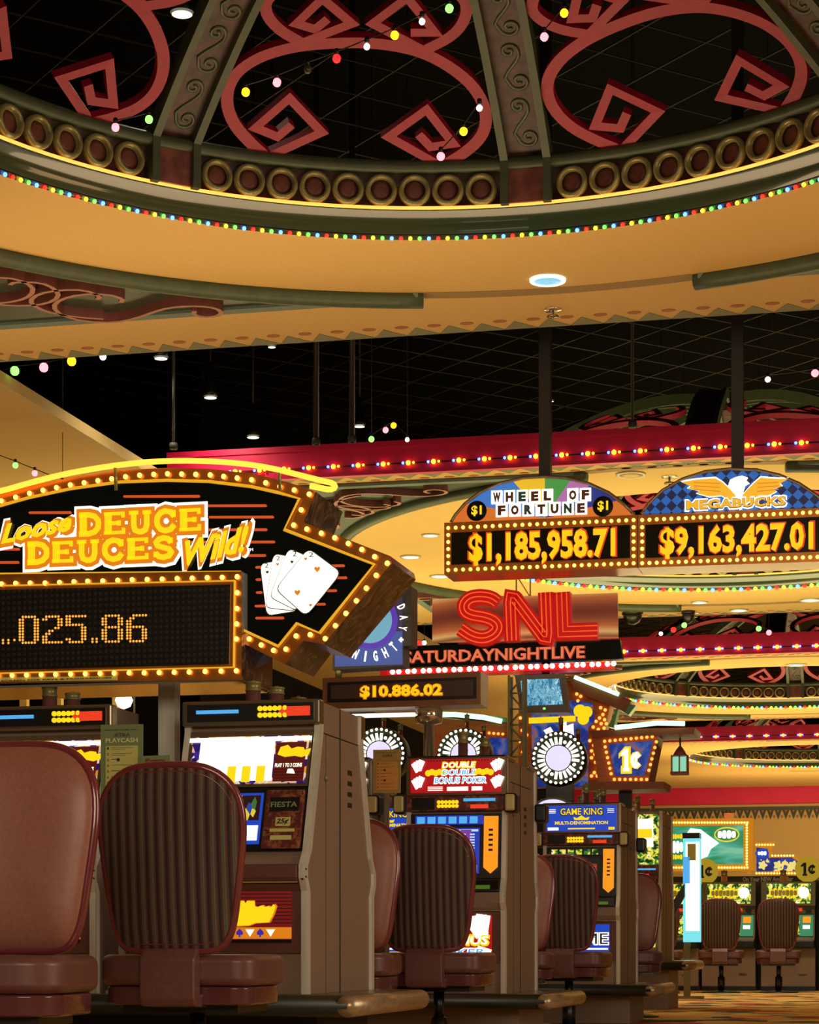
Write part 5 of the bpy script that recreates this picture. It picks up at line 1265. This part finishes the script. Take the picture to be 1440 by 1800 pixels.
# ---------------------------------------------------------------- monitor
o = at(956, 1216, 15.38); F = Frame(o, YAW * .2)
T = thing('television_monitor', 'grey television monitor showing blue footage, hung under the red letter sign', 'monitor', o, YAW * .2)
c = P2(F, [(905, 1187), (992, 1184), (1001, 1252), (916, 1253)])
def fz(pts, dy=0.0): return P2(F, pts, dy)
q = MB(); q.prism(c, 0, .05); q.prism([(x * .86, z * .86) for x, z in c], .05, .34); q.build('housing', 'grey_tv', T)
q = MB(); q.prism(fz([(915, 1195), (983, 1193), (990, 1238), (920, 1241)]), -.006, 0); q.build('screen', 'tvscreen', T)
q = MB(); q.prism(fz([(955, 1244), (959, 1244), (959, 1247), (955, 1247)]), -.004, 0); q.build('indicator', 'bG', T)
q = MB(); q.tube([(0, .12, .1), (0, .12, .24)], .03, n=8); q.build('hanging_bracket', 'pipe', T)
# ---------------------------------------------------------------- $10,886 box on its pole
v = 12.15; o = at_v(706, 1667, v); o.z = 0; F = Frame(o)
T = thing('progressive_display', 'brown framed display reading $10.886.02 on a chrome pole', 'sign', o)
q = MB(); q.prism(P2(F, [(567, 1192), (845, 1180), (845, 1238), (567, 1247)]), 0, .22, 0, 1); bo = q.build('housing', ['bronze', 'steel'], T)
q = MB(); q.prism(P2(F, [(576, 1200), (838, 1190), (838, 1228), (576, 1235)]), -.004, 0, 0); q.prism(P2(F, [(582, 1205), (832, 1195), (832, 1223), (582, 1229)]), -.006, -.0042, 1); s_ = q.build('display_screen', ['rub', 'dusk'], bo)
z = tbox(F, 634, 1202, 777, 1228, -.006); q = MB(); q.text('$10.886.02', *z, -.007, .002, 0, .06, 0, grow=.006); q.text('$10.886.02', *z, -.010, .004, 1, .03, 0); q.build('led_digits', ['orange', 'led'], s_)
x, z = F.px(754, 1243, .1); q = MB(); q.lathe([(.03, ZS[2] + 1.325), (.03, z - .1), (.075, z - .09), (.08, z - .02), (.05, z + .01)], c=(x, .1, 0), n=20); q.build('pole', 'chrome', T)
x0_, z0_ = F.px(590, 1249, 0); x1_, z1_ = F.px(740, 1243, 0); q = MB(); q.tube([(x0_, .1, z1_ - .03), (x1_, .1, z1_ - .03)], .012, n=8); q.build('under_tube', 'whitehot', T)
# ---------------------------------------------------------------- blue DAY / NIGHT board
v = 12.28; o = at_v(655, 1667, v); o.z = 0; F = Frame(o)
T = thing('blue_ring_sign', 'blue lit board lettered DAY and NIGHT around a ring, behind the arrow tip', 'sign', o)
q = MB(); q.prism(P2(F, [(585, 1040), (723, 1030), (723, 1134), (709, 1136), (709, 1170), (585, 1178)]), .0, .16); q.build('housing', 'pipe', T)
q = MB(); q.prism(P2(F, [(589, 1110), (708, 1110), (708, 1168), (589, 1172)]), -.004, -.0002); q.prism(P2(F, [(589, 1046), (708, 1040), (708, 1110), (589, 1110)]), -.004, -.0002, 1); fb = q.build('lit_face', ['bluegrad', 'duskblue'], T)
cx, cz = F.px(652, 1092, 0); k_ = abs(F.px(752, 1092)[0] - cx) / 100.0
q = MB()
for r0, r1, m, y in ((0, 38, 0, -.006), (38, 48, 1, -.005)):
    q.lathe([(r1 * k_, 0), (r1 * k_, -.003), (max(r0, .1) * k_, -.003)], c=(cx, y, cz), n=40, axis='y', m=m, smooth=False)
q.build('ring', ['lowblue', 'purple'], fb)
def around(q, txt, a0, a1, r0, r1, flip, m):
    for i, ch in enumerate(txt):
        a = math.radians(a0 + (a1 - a0) * i / (len(txt) - 1)); c_, s_ = math.cos(a), math.sin(a)
        def f(x, y, z, c_=c_, s_=s_):
            # x across, z up in letter space -> tangent / radial
            if flip: tx, tz, rx_, rz_ = s_ * -1, c_, c_, s_; rr = (r0 + r1) / 2 - z; return (cx + c_ * rr * k_ + tx * x * k_, y, cz + s_ * rr * k_ + tz * x * k_)
            rr = (r0 + r1) / 2 + z; return (cx + c_ * rr * k_ + s_ * x * k_, y, cz + s_ * rr * k_ - c_ * x * k_)
        hw = 1.4 if ch == 'I' else 3.6; q.text(ch, -hw, hw, -(r1 - r0) / 2, (r1 - r0) / 2, -.010, .004, m, .03, 0, f)
q = MB(); around(q, 'DAY', 22, -14, 52, 66, False, 0); around(q, 'NIGHT', -115, -48, 52, 70, True, 0)
x_, y_ = 64 * math.cos(math.radians(-32)), 64 * math.sin(math.radians(-32))
for a in (0, 90): 
    dx, dz = (4, 1.5) if a == 0 else (1.5, 4); q.box(cx + (x_ - dx) * k_, cx + (x_ + dx) * k_, -.014, -.010, cz + (y_ - dz) * k_, cz + (y_ + dz) * k_)
q.build('lettering', 'white', fb)
x, z = F.px(600, 1178, .1); q = MB(); q.tube([(x, .04, z - .05), (x, .04, z + .02)], .02, n=8); q.build('bracket', 'frame_olive', T)
# ---------------------------------------------------------------- bulb wheels on top of the third bank
def wheel(lab, px, py, z0=None):
    v = V3 + .50; o = at_v(px, py, v); F = Frame(o); r = .19
    T = thing('bulb_wheel', lab, 'wheel topper', o, math.radians(4))
    q = MB(); q.lathe([(r * 1.04, .30), (r * 1.12, .2), (r * 1.1, .03), (r * 1.0, .0)], n=36, axis='y'); q.build('drum', 'rub', T)
    q = MB(); q.lathe([(r * 1.0, 0), (r * 1.0, -.012), (.001, -.012)], n=36, axis='y', smooth=False); f_ = q.build('wheel_face', 'wheelgreen', T)
    q = MB(); q.lathe([(r * .50, -.012), (r * .47, -.03), (.001, -.034)], n=30, axis='y'); q.build('centre_medallion', 'lilac', f_)
    q = MB()
    for i in range(24):
        a = 2 * PI * (i + .5) / 24
        if i in (4, 16, 22): q.lathe([(.014, 0), (.001, -.004)], c=(r * .68 * math.cos(a), -.012, r * .68 * math.sin(a)), n=10, axis='y', smooth=False); continue
        q.ribbon([(r * .54 * math.cos(a), r * .54 * math.sin(a)), (r * .84 * math.cos(a), r * .84 * math.sin(a))], .022, -.016, -.012)
    q.build('lit_segments', 'whitehot', f_)
    bulbs(T, [(r * .985 * math.cos(2 * PI * i / 30), -.016, r * .985 * math.sin(2 * PI * i / 30)) for i in range(30)], 'bulbw', .0095)
    zb = ZS[3] + 1.31 - o.z; q = MB(); q.box(-.10, .10, .05, .22, zb, -r * .85); q.build('stand', 'rub', T)
    for sx, h in ((-.0, .13), (.13, .10)): candle(T, sx, .2, r * (1.05 if sx == 0 else .75), .018, h, low='candr3')
    return T
wheel('white bulb wheel fully visible above the blue glass slot machine', 982, 1333)
wheel('white bulb wheel half hidden behind the red poker machine top', 815, 1327)
wheel('white bulb wheel partly covered by the yellow instruction card', 667, 1325)
# ---------------------------------------------------------------- orange wooden penny signs
v = 18.6; o = at_v(990, 1667, v); o.z = 0; F = Frame(o)
T = thing('wooden_sign', 'orange wooden sign board with bulbs and a blue poster, behind the monitor and bulb wheel', 'sign', o)
q = MB(); q.prism(P2(F, [(912, 1200), (1012, 1196), (1075, 1228), (1060, 1290), (1050, 1378), (912, 1384)]), .0, .25); q.build('board', 'wood', T)
q = MB(); q.prism(P2(F, [(935, 1232), (1014, 1232), (1042, 1236), (1046, 1268), (1034, 1278), (1034, 1384), (935, 1384)]), -.01, -.0002); po = q.build('poster', 'deepblue', T)
q = MB(); q.prism(P2(F, [(930, 1262), (1012, 1258), (1012, 1268), (930, 1272)], -.012), -.02, -.011, 0)
for X, Y_, rr in ((1020, 1250, .055), (1032, 1252, .05), (1026, 1264, .05)): c_ = F.px(X, Y_); q.lathe([(rr, 0), (.001, -.01)], c=(c_[0], -.014, c_[1]), n=14, axis='y', smooth=False)
q.prism(P2(F, [(988, 1272), (996, 1268), (998, 1302), (988, 1304)], -.012), -.02, -.011, 1); q.prism(P2(F, [(996, 1276), (1008, 1272), (1010, 1312), (998, 1312)], -.012), -.02, -.011, 1)
q.prism(P2(F, [(956, 1284), (968, 1278), (974, 1288), (964, 1296)], -.012), -.02, -.011, 1); q.build('glowing_figures', ['yel', 'whitehot'], po)
P = [(917, 1240), (915, 1262), (918, 1284), (915, 1304), (919, 1322), (926, 1292), (1014, 1220), (1021, 1224), (1056, 1244), (1064, 1248), (1060, 1256), (1054, 1262), (1063, 1265), (1048, 1268), (1057, 1272), (1066, 1272), (1043, 1278), (1052, 1282), (1062, 1280), (1037, 1302), (1044, 1310), (1040, 1320), (1046, 1326), (1040, 1332), (1047, 1340), (1051, 1350), (1045, 1358), (1040, 1364), (1050, 1364), (932, 1232), (1016, 1232), (1045, 1290)]
bulbs(T, offset_bulbs(F, P, -.008), 'bulbo', .014)
q = MB(); q.prism(P2(F, [(1000, 1188), (1090, 1222), (1112, 1232), (1100, 1252), (1012, 1216)]), -.05, .2, 0); rf = q.build('roof_board', 'woodd', T)
q = MB(); q.prism(P2(F, [(1106, 1238), (1119, 1241), (1106, 1258), (1088, 1246), (1080, 1280), (1070, 1278), (1085, 1246)]), -.04, .1); q.build('green_edge', 'edgegreen', T)
a = F.px(1010, 1190, -.08); b = F.px(1088, 1221, -.08); q = MB(); q.tube([(a[0], -.08, a[1]), (b[0], -.08, b[1])], .017, n=8); q.build('neon_tube', 'neong', T)
a = F.px(775, 1262, -.08); b = F.px(880, 1268, -.08)
x, z = F.px(960, 1390, .1); q = MB(); q.box(x - .06, x + .06, .06, .18, 0, z); q.build('support_post', 'pipe', T)
v = 18.0; o = at_v(1115, 1667, v); o.z = 0; F = Frame(o)
T = thing('penny_sign', 'flared wooden sign with a glowing 1¢ on a blue panel, left of the lantern', 'sign', o)
q = MB(); q.prism(P2(F, [(1040, 1290), (1158, 1284), (1140, 1376), (1052, 1378)]), 0, .40, 0, 1); q.build('housing', ['wood', 'woodd'], T)
q = MB(); q.prism(P2(F, [(1036, 1284), (1222, 1279), (1220, 1290), (1040, 1296)], -.05), -.05, .45); q.build('roof_board', 'woodd', T)
q = MB(); q.prism(P2(F, [(1034, 1374), (1168, 1374), (1166, 1386), (1034, 1389)], -.05), -.05, .45); q.build('lower_board', 'woodd', T)
q = MB(); q.prism(P2(F, [(1070, 1308), (1148, 1302), (1133, 1363), (1082, 1364)]), -.01, -.0002); po = q.build('lit_panel', 'deepblue', T)
z = tbox(F, 1091, 1316, 1127, 1356, -.01); q = MB(); one_cent(q, *z, -.012, .004, 0, .02); one_cent(q, *z, -.018, .006, 1); q.build('lettering', ['yel', 'whitehot'], po)
P = [(1063 + i * 9.3, 1303 - i * .9) for i in range(10)] + [(1064 + i * 2.1, 1313 + i * 9.4) for i in range(6)] + [(1154 - i * 2.6, 1304 + i * 10) for i in range(6)] + [(1080 + i * 9.5, 1370) for i in range(7)]
bulbs(T, offset_bulbs(F, P, -.008), 'bulbo', .013)
pp = P2(F, [(1081, 1279), (1110, 1276), (1155, 1271), (1204, 1272)], -.08); q = MB(); q.tube([(x, -.08, z) for x, z in pp], .02, n=8); q.build('neon_tube', 'neong', T)
x, z = F.px(1100, 1389, .2); q = MB(); q.box(x - .05, x + .05, .15, .25, 0, z); q.build('support_post', 'pipe', T)
# second wooden sign far left behind the pole
v = 18.8; o = at_v(830, 1667, v); o.z = 0; F = Frame(o)
T = thing('wooden_sign', 'orange wooden sign board with a white green neon tube, behind the chrome pole', 'sign', o)
q = MB(); q.prism(P2(F, [(760, 1262), (892, 1270), (893, 1420), (790, 1420), (762, 1330)]), 0, .2); q.build('board', 'wood', T)
q = MB(); q.prism(P2(F, [(846, 1296), (893, 1298), (893, 1330), (850, 1322)]), -.01, -.0002); q.build('poster', 'deepblue', T)
pp = P2(F, [(776, 1256), (800, 1256), (850, 1261), (882, 1268)], -.08); q = MB(); q.tube([(x, -.08, z) for x, z in pp], .022, n=8); q.build('neon_tube', 'neong', T)
q = MB(); q.prism(P2(F, [(757, 1248), (892, 1262), (892, 1270), (757, 1256)], -.04), -.06, .2); q.build('roof_board', 'edgegreen', T)
bulbs(T, offset_bulbs(F, [(852 + i * 8, 1288 + i * .6) for i in range(5)] + [(846, 1290)], -.008), 'bulbo', .012)
x, z = F.px(830, 1420, .1); q = MB(); q.box(x - .05, x + .05, .05, .15, 0, z + .02); q.build('support_post', 'pipe', T)
# lantern
o = at(1196, 1362, 18.25); s_ = 18.25 / FP
T = thing('lantern', 'small wooden lantern with glowing pale green panes, right of the penny sign', 'lantern', o)
q = MB(); q.box(-16 * s_, 14 * s_, -.07, .07, 0, 5 * s_); q.build('base', 'woodd', T)
q = MB(); q.lathe([(17 * s_, 33 * s_), (9 * s_, 44 * s_), (3 * s_, 50 * s_)], n=4); r_ = q.build('roof', 'woodd', T); r_.rotation_euler = (0, 0, PI / 4)
for x0_, x1_ in ((-12, -2), (1, 12)): q = MB(); q.box(x0_ * s_, x1_ * s_, -.05, .05, 6 * s_, 31 * s_); q.build('pane', 'panegreen', T)
for x in (-14, -.5, 13): q = MB(); q.box((x - 1) * s_, (x + 1) * s_, -.06, .06, 4 * s_, 34 * s_); q.build('post', 'woodd', T)
q = MB(); q.tube([(0, 0, 50 * s_), (0, 0, 75 * s_)], .008, n=5); q.build('hanger', 'pipe', T)
# ================================================================ CARDS, PYLON AND FAR SIGNS
def info_card(lab, x0, x1, y0, y1, v, yellow, foot_z):
    o = at_v((x0 + x1) / 2, 1667, v); o.z = 0; F = Frame(o)
    T = thing('instruction_card', lab, 'card', o)
    bc, ic = ('paper', 'papery') if not yellow else ('cardy', 'cardo')
    q = MB(); q.prism(P2(F, [(x0, y0), (x1, y0 - 1), (x1 - 1, y1), (x0, y1)]), 0, .006); c = q.build('card', bc, T)
    H = y1 - y0; W = x1 - x0
    def bx(a, b, c_, d, dy=-.001): return tbox(F, x0 + a * W, y0 + b * H, x0 + c_ * W, y0 + d * H, dy)
    q = MB(); z = bx(.12, .28, .88, .93); q.box(z[0], z[1], -.002, -.0002, z[2], z[3], 0)
    z = bx(.1, .05, .9, .085); q.text("Here's How To Play Your...", *z, -.002, .001, 1)
    z = bx(.32, .11, .7, .165); q.text('XTRA', *z, -.002, .001, 2); z = bx(.12, .175, .88, .245); q.text('PLAYCASH', *z, -.002, .001, 3, .02)
    for k in range(8):
        b = .305 + k * .078; z = bx(.16, b, .2, b + .032); q.text('12345678'[k], *z, -.003, .001, 1)
        z = bx(.26, b, .26 + (.5 if k in (0, 1, 3, 6, 7) else .2), b + .01); q.box(z[0], z[1], -.003, -.002, z[2], z[3], 1)
        if k in (0, 1, 6): z = bx(.26, b + .025, .6, b + .032); q.box(z[0], z[1], -.003, -.002, z[2], z[3], 1)
        if k in (2, 5): z = bx(.38, b - .005, .46, b + .03); cx, cz = (z[0] + z[1]) / 2, (z[2] + z[3]) / 2; q.lathe([((z[1] - z[0]) / 2, 0), (.001, -.001)], c=(cx, -.002, cz), n=12, axis='y', m=1, smooth=False)
    q.build('printing', [ic, 'ink', 'inkp', 'inkw' if not yellow else 'cardo'], c)
    if foot_z is not None:
        x, z = F.px((x0 + x1) / 2, y1, .01); q = MB(); q.box(x - .012, x + .012, .006, .02, foot_z, z + .05); q.box(x - .06, x + .06, -.01, .05, foot_z, foot_z + .012); q.build('stand', 'chrome', T)
    return T
info_card('green XTRA PLAYCASH instruction card between the two nearest slot machines', 177, 251, 1274, 1404, V1 - .06, False, ZS[1])
info_card('yellow XTRA PLAYCASH instruction card in front of the left bulb wheel', 656, 705, 1318, 1394, V2 - .07, True, ZS[2])
o = at_v(275, 1667, V1 - .07); o.z = 0; F = Frame(o)
T = thing('coupon_card', 'small green card with maroon writing, peeping above the nearest striped chair', 'card', o)
q = MB(); q.prism(P2(F, [(248, 1329), (299, 1327), (299, 1384), (248, 1384)]), 0, .005); c = q.build('card', 'paper', T)
q = MB(); q.text('Every', *tbox(F, 256, 1333, 291, 1342, -.001), -.001, .001, 0, .03); q.text('Coin-In', *tbox(F, 251, 1344, 292, 1352, -.001), -.001, .001, 0, .03); q.build('printing', 'inkr', c)
x, z = F.px(275, 1384, 0); q = MB(); q.box(x - .01, x + .01, .005, .015, ZS[1], z + .04); q.box(x - .05, x + .05, -.01, .05, ZS[1], ZS[1] + .012); q.build('stand', 'chrome', T)
# lit glass pylon
o = at_v(1215, 1667, 24.2); o.z = 0; F = Frame(o)
T = thing('lit_pylon', 'tall narrow glass pylon glowing white and cyan, right of the blue arrow', 'lit pylon', o)
a, b, z0, z1 = rect(F, 1201, 1464, 1230, 1656)
q = MB(); q.box(a, b, .0, .18, z0, z1); bd = q.build('body', 'tealc', T)
q = MB(); q.box(a + .03, b - .0, -.01, -.0002, z0 + .12, z1 - .1); q.build('white_panel', 'whitehot', bd)
q = MB(); q.box(a + .05, b - .04, -.016, -.0102, z1 - .30, z1 - .12); q.build('flame_print', 'papery', bd)
q = MB(); q.box(a + .0, a + .075, -.016, -.0102, z1 - .55, z1 - .26); q.build('blue_print', 'lblue', bd)
q = MB()
for k in range(3): q.box(a + .05, b - .03, -.014, -.0102, z0 + .22 + k * .1, z0 + .225 + k * .1)
q.build('panel_joint', 'lilac', bd)
q = MB(); q.box(a - .005, b + .0, -.02, .19, z1 - .06, z1); q.build('cap', 'pipe', T)
q = MB(); q.box((a + b) / 2 - .09, (a + b) / 2 - .02, .06, .12, 0, z0); q.box((a + b) / 2 - .15, (a + b) / 2 + .12, -.05, .2, 0, .03); q.build('foot', 'frame_olive', T)
# blue arrow
o = at_v(1172, 1667, 21.95); o.z = 0; F = Frame(o)
T = thing('blue_arrow', 'dark blue arrow bent like a tick, left of the lit pylon', 'arrow', o)
q = MB(); q.prism(P2(F, [(1203, 1553), (1203, 1576), (1184, 1612), (1163, 1643), (1149, 1610), (1152, 1606), (1164, 1624), (1176, 1600), (1188, 1576)]), 0, .06); q.build('arrow', 'navy', T)
x, z = F.px(1163, 1640, .03); q = MB(); q.box(x - .02, x + .02, .02, .05, 0, z + .02); q.box(x - .1, x + .1, -.06, .12, 0, .02); q.build('post', 'chrome', T)
# large gold framed green sign over the far machines
VG = 29.4; o = at_v(1247, 1667, VG); o.z = 0; F = Frame(o)
T = thing('framed_sign', 'gold framed sea green sign with a white glowing figure and oval, at the far right', 'sign', o)
a, b, z0, z1 = rect(F, 1166, 1439, 1324, 1531)
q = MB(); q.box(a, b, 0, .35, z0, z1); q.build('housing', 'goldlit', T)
ia, ib, iz0, iz1 = rect(F, 1174, 1452, 1307, 1519)
q = MB(); q.box(ia, ib, -.012, -.0002, iz0, iz1); pc = q.build('lit_picture', 'seaglass', T)
q = MB(); c_ = F.px(1278, 1467, 0)
def ell(cx, cz, rx_, rz_, n=24): return [(cx + rx_ * math.cos(2 * PI * i / n), cz + rz_ * math.sin(2 * PI * i / n)) for i in range(n)]
q.prism(ell(c_[0], c_[1], .165, .098), -.02, -.0122, 0); q.prism(ell(c_[0], c_[1], .15, .082), -.026, -.0202, 1); blobs(q, c_[0] - .12, c_[0] + .12, c_[1] - .055, c_[1] + .055, 4, -.0262, 2)
q.build('oval_badge', ['yel', 'teal', 'whitehot'], pc)
q = MB(); P = P2(F, [(1204, 1470), (1214, 1456), (1232, 1458), (1248, 1470), (1264, 1482), (1250, 1492), (1244, 1505), (1226, 1513), (1208, 1508)], -.012); q.prism(P, -.024, -.0122, 0); q.build('white_figure', 'whitehot', pc)
q = MB(); blobs(q, *tbox(F, 1176, 1466, 1200, 1475, -.012), 5, -.0122, 0); blobs(q, *tbox(F, 1176, 1478, 1201, 1500, -.012), 4, -.0122, 1); blobs(q, *tbox(F, 1176, 1502, 1200, 1511, -.012), 5, -.0122, 0); q.build('lettering', ['yel', 'whitehot'], pc)
P = [(x, y, ) for x in range(1174, 1318, 5) for y in (1446, 1525)] + [(x, y) for y in range(1450, 1522, 5) for x in (1313,)]
bulbs(T, offset_bulbs(F, P[:98], -.004), 'bulbg', .014)
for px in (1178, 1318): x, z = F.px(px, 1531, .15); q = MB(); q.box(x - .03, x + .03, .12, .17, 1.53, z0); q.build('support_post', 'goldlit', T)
# blue floral sign further back
o = at_v(1370, 1667, 33); o.z = 0; F = Frame(o)
T = thing('stepped_sign', 'small stepped blue sign with gold bulbs and flowers, right of the framed green sign', 'sign', o)
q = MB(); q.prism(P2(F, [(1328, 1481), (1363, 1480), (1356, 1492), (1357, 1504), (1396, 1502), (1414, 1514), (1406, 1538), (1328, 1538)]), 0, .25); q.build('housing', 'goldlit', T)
q = MB(); q.prism(P2(F, [(1330, 1490), (1350, 1492), (1352, 1508), (1392, 1507), (1404, 1515), (1400, 1531), (1330, 1532)]), -.01, -.0002); fc = q.build('lit_face', 'flower', T)
q = MB(); c_ = F.px(1340, 1500, 0); q.prism(ell(c_[0], c_[1], .10, .07), -.014, -.0102, 1); blobs(q, c_[0] - .065, c_[0] + .065, c_[1] - .03, c_[1] + .03, 3, -.0142, 0)
q.build('round_badge', ['whitehot', 'blue', 'papery2'], fc)
for px in (1341, 1368, 1395):
    q = MB(); c_ = F.px(px, 1521, 0); q.prism([(c_[0] + .06 * (1 + .25 * math.cos(5 * t * PI / 10)) * math.cos(t * PI / 10), c_[1] + .06 * (1 + .25 * math.cos(5 * t * PI / 10)) * math.sin(t * PI / 10)) for t in range(20)], -.016, -.0102, 0); q.build('flower', 'papery2', fc)
bulbs(T, offset_bulbs(F, [(1330 + i * 5, 1485) for i in range(7)] + [(1358 + i * 5.2, 1504) for i in range(8)] + [(1330 + i * 5.2, 1535) for i in range(15)], -.004), 'bulbg', .014)
x, z = F.px(1400, 1538, .1); q = MB(); q.box(x - .04, x + .04, .08, .16, 0, z); q.build('support_post', 'goldlit', T)
# dark band lettered over the far machines
o = at_v(1330, 1667, VF + .62); o.z = 0; F = Frame(o)
T = thing('lettered_panel', 'dark green panel lettered On Your NEW Amigo Bar above the far machines', 'panel', o)
a, b, z0, z1 = rect(F, 1172, 1540, 1470, 1560)
q = MB(); q.box(a, b, 0, .05, 0, z1); q.build('panel', 'dkpanel', T)
q = MB(); q.text('On Your NEW Amigo Bar', *tbox(F, 1306, 1541, 1394, 1552, 0), -.001, .004, 0, .02); q.text('Amigo Bar', *tbox(F, 1425, 1541, 1466, 1550, 0), -.001, .004, 0, .02); q.build('lettering', 'silver', T)
for px, v, lab in ((1421, VF + .3, 'round yellow 1¢ disc standing on the rightmost far machine'), (1240, VF + .3, 'round yellow disc half hidden under the gold framed sign')):
    o = at_v(px, 1528 if px > 1300 else 1532, v); F = Frame(o); r = .17
    T = thing('penny_disc', lab, 'sign', o)
    q = MB(); q.lathe([(r, 0), (r, -.02), (.001, -.02)], n=30, axis='y', smooth=False); d_ = q.build('disc', 'discy', T)
    q = MB(); one_cent(q, -.10, .10, -.085, .085, -.0205, .004, 0); q.build('lettering', 'ink', d_)
    q = MB(); q.prism([(-.05, -r + .02), (.05, -r + .02), (.02, -r - .06), (.02, 1.412 - o.z), (-.02, 1.412 - o.z), (-.02, -r - .06)], -.012, -.002); q.build('stem', 'discy', T)
o = at(1282, 1434, 50.0); T = thing('exit_sign', 'small red lettered EXIT sign high on the back wall', 'exit sign', (o.x, 55.9, o.z * 1.0 + .35))
F2 = 54.6 / FP; T.location = at_v(1282, 1434, 55.9)
q = MB(); q.box(-9 * F2, 9 * F2, -.06, .09, -5 * F2, 5 * F2); e_ = q.build('box', 'exitbox', T)
q = MB(); q.text('EXIT', -6 * F2, 6 * F2, -2.8 * F2, 2.8 * F2, -.061, .01, 0, .03); q.build('lettering', 'candr', e_)
# square columns seen through the gap under the arrow sign
for px, wpx, v, lab in ((43, 14, 23, 'cream square column glimpsed at far left under the arrow sign'), (104, 13, 24, 'cream square column between the chrome candles at the left'), (207, 16, 25, 'cream square column behind the lamp glimpsed under the arrow sign')):
    o = at_v(px, 1667, v); o.z = 0; T = thing('square_column', lab, 'column', o, group='cream columns'); h = wpx * v / FP / 2
    q = MB(); q.box(-h, h, -h, h, 0.1, CZ - .12); q.build('shaft', 'wallc', T)
    q = MB(); q.box(-h * 1.2, h * 1.2, -h * 1.2, h * 1.2, 0, .1); q.build('foot', 'pipe', T)
    q = MB(); q.box(-h * 1.2, h * 1.2, -h * 1.2, h * 1.2, CZ - .12, CZ); q.build('capital', 'wallc', T)
for px, py, Y, r, lab in ((218, 1231, 22, .09, 'glaring lamp glimpsed under the arrow sign'), (236, 1262, 22, .03, 'small amber lamp glimpsed under the arrow sign')):
    o = at(px, py, Y); T = thing('hanging_lamp', lab, 'lamp', o)
    q = MB(); q.lathe([(.001, -r), (r * .7, -r * .7), (r, 0), (r * .7, r * .7), (.02, r)], n=16); q.build('globe', 'whitehot' if r > .05 else 'candy', T)
    q = MB(); q.tube([(0, 0, r), (0, 0, CZ - o.z)], .012, n=6); q.build('stem', 'pipe', T)
o = at_v(972, 1667, V3 + .42); F = Frame((o.x, o.y, 0)); T = thing('arched_topper', 'small arched topper with a pale blue arc, left behind the blue glass machine', 'topper', (o.x, o.y, ZS[3] + 1.31))
for nm, r0, r1, y, mt in (('arch', .02, .155, 0, 'frame_olive'), ('lit_arc', .07, .125, -.012, 'lilac')):
    q = MB(); q.prism([(r1 * math.cos(t * PI / 16), r1 * .55 * math.sin(t * PI / 16)) for t in range(17)], y - .001, .06 if y == 0 else -.0005); q.build(nm, mt, T)
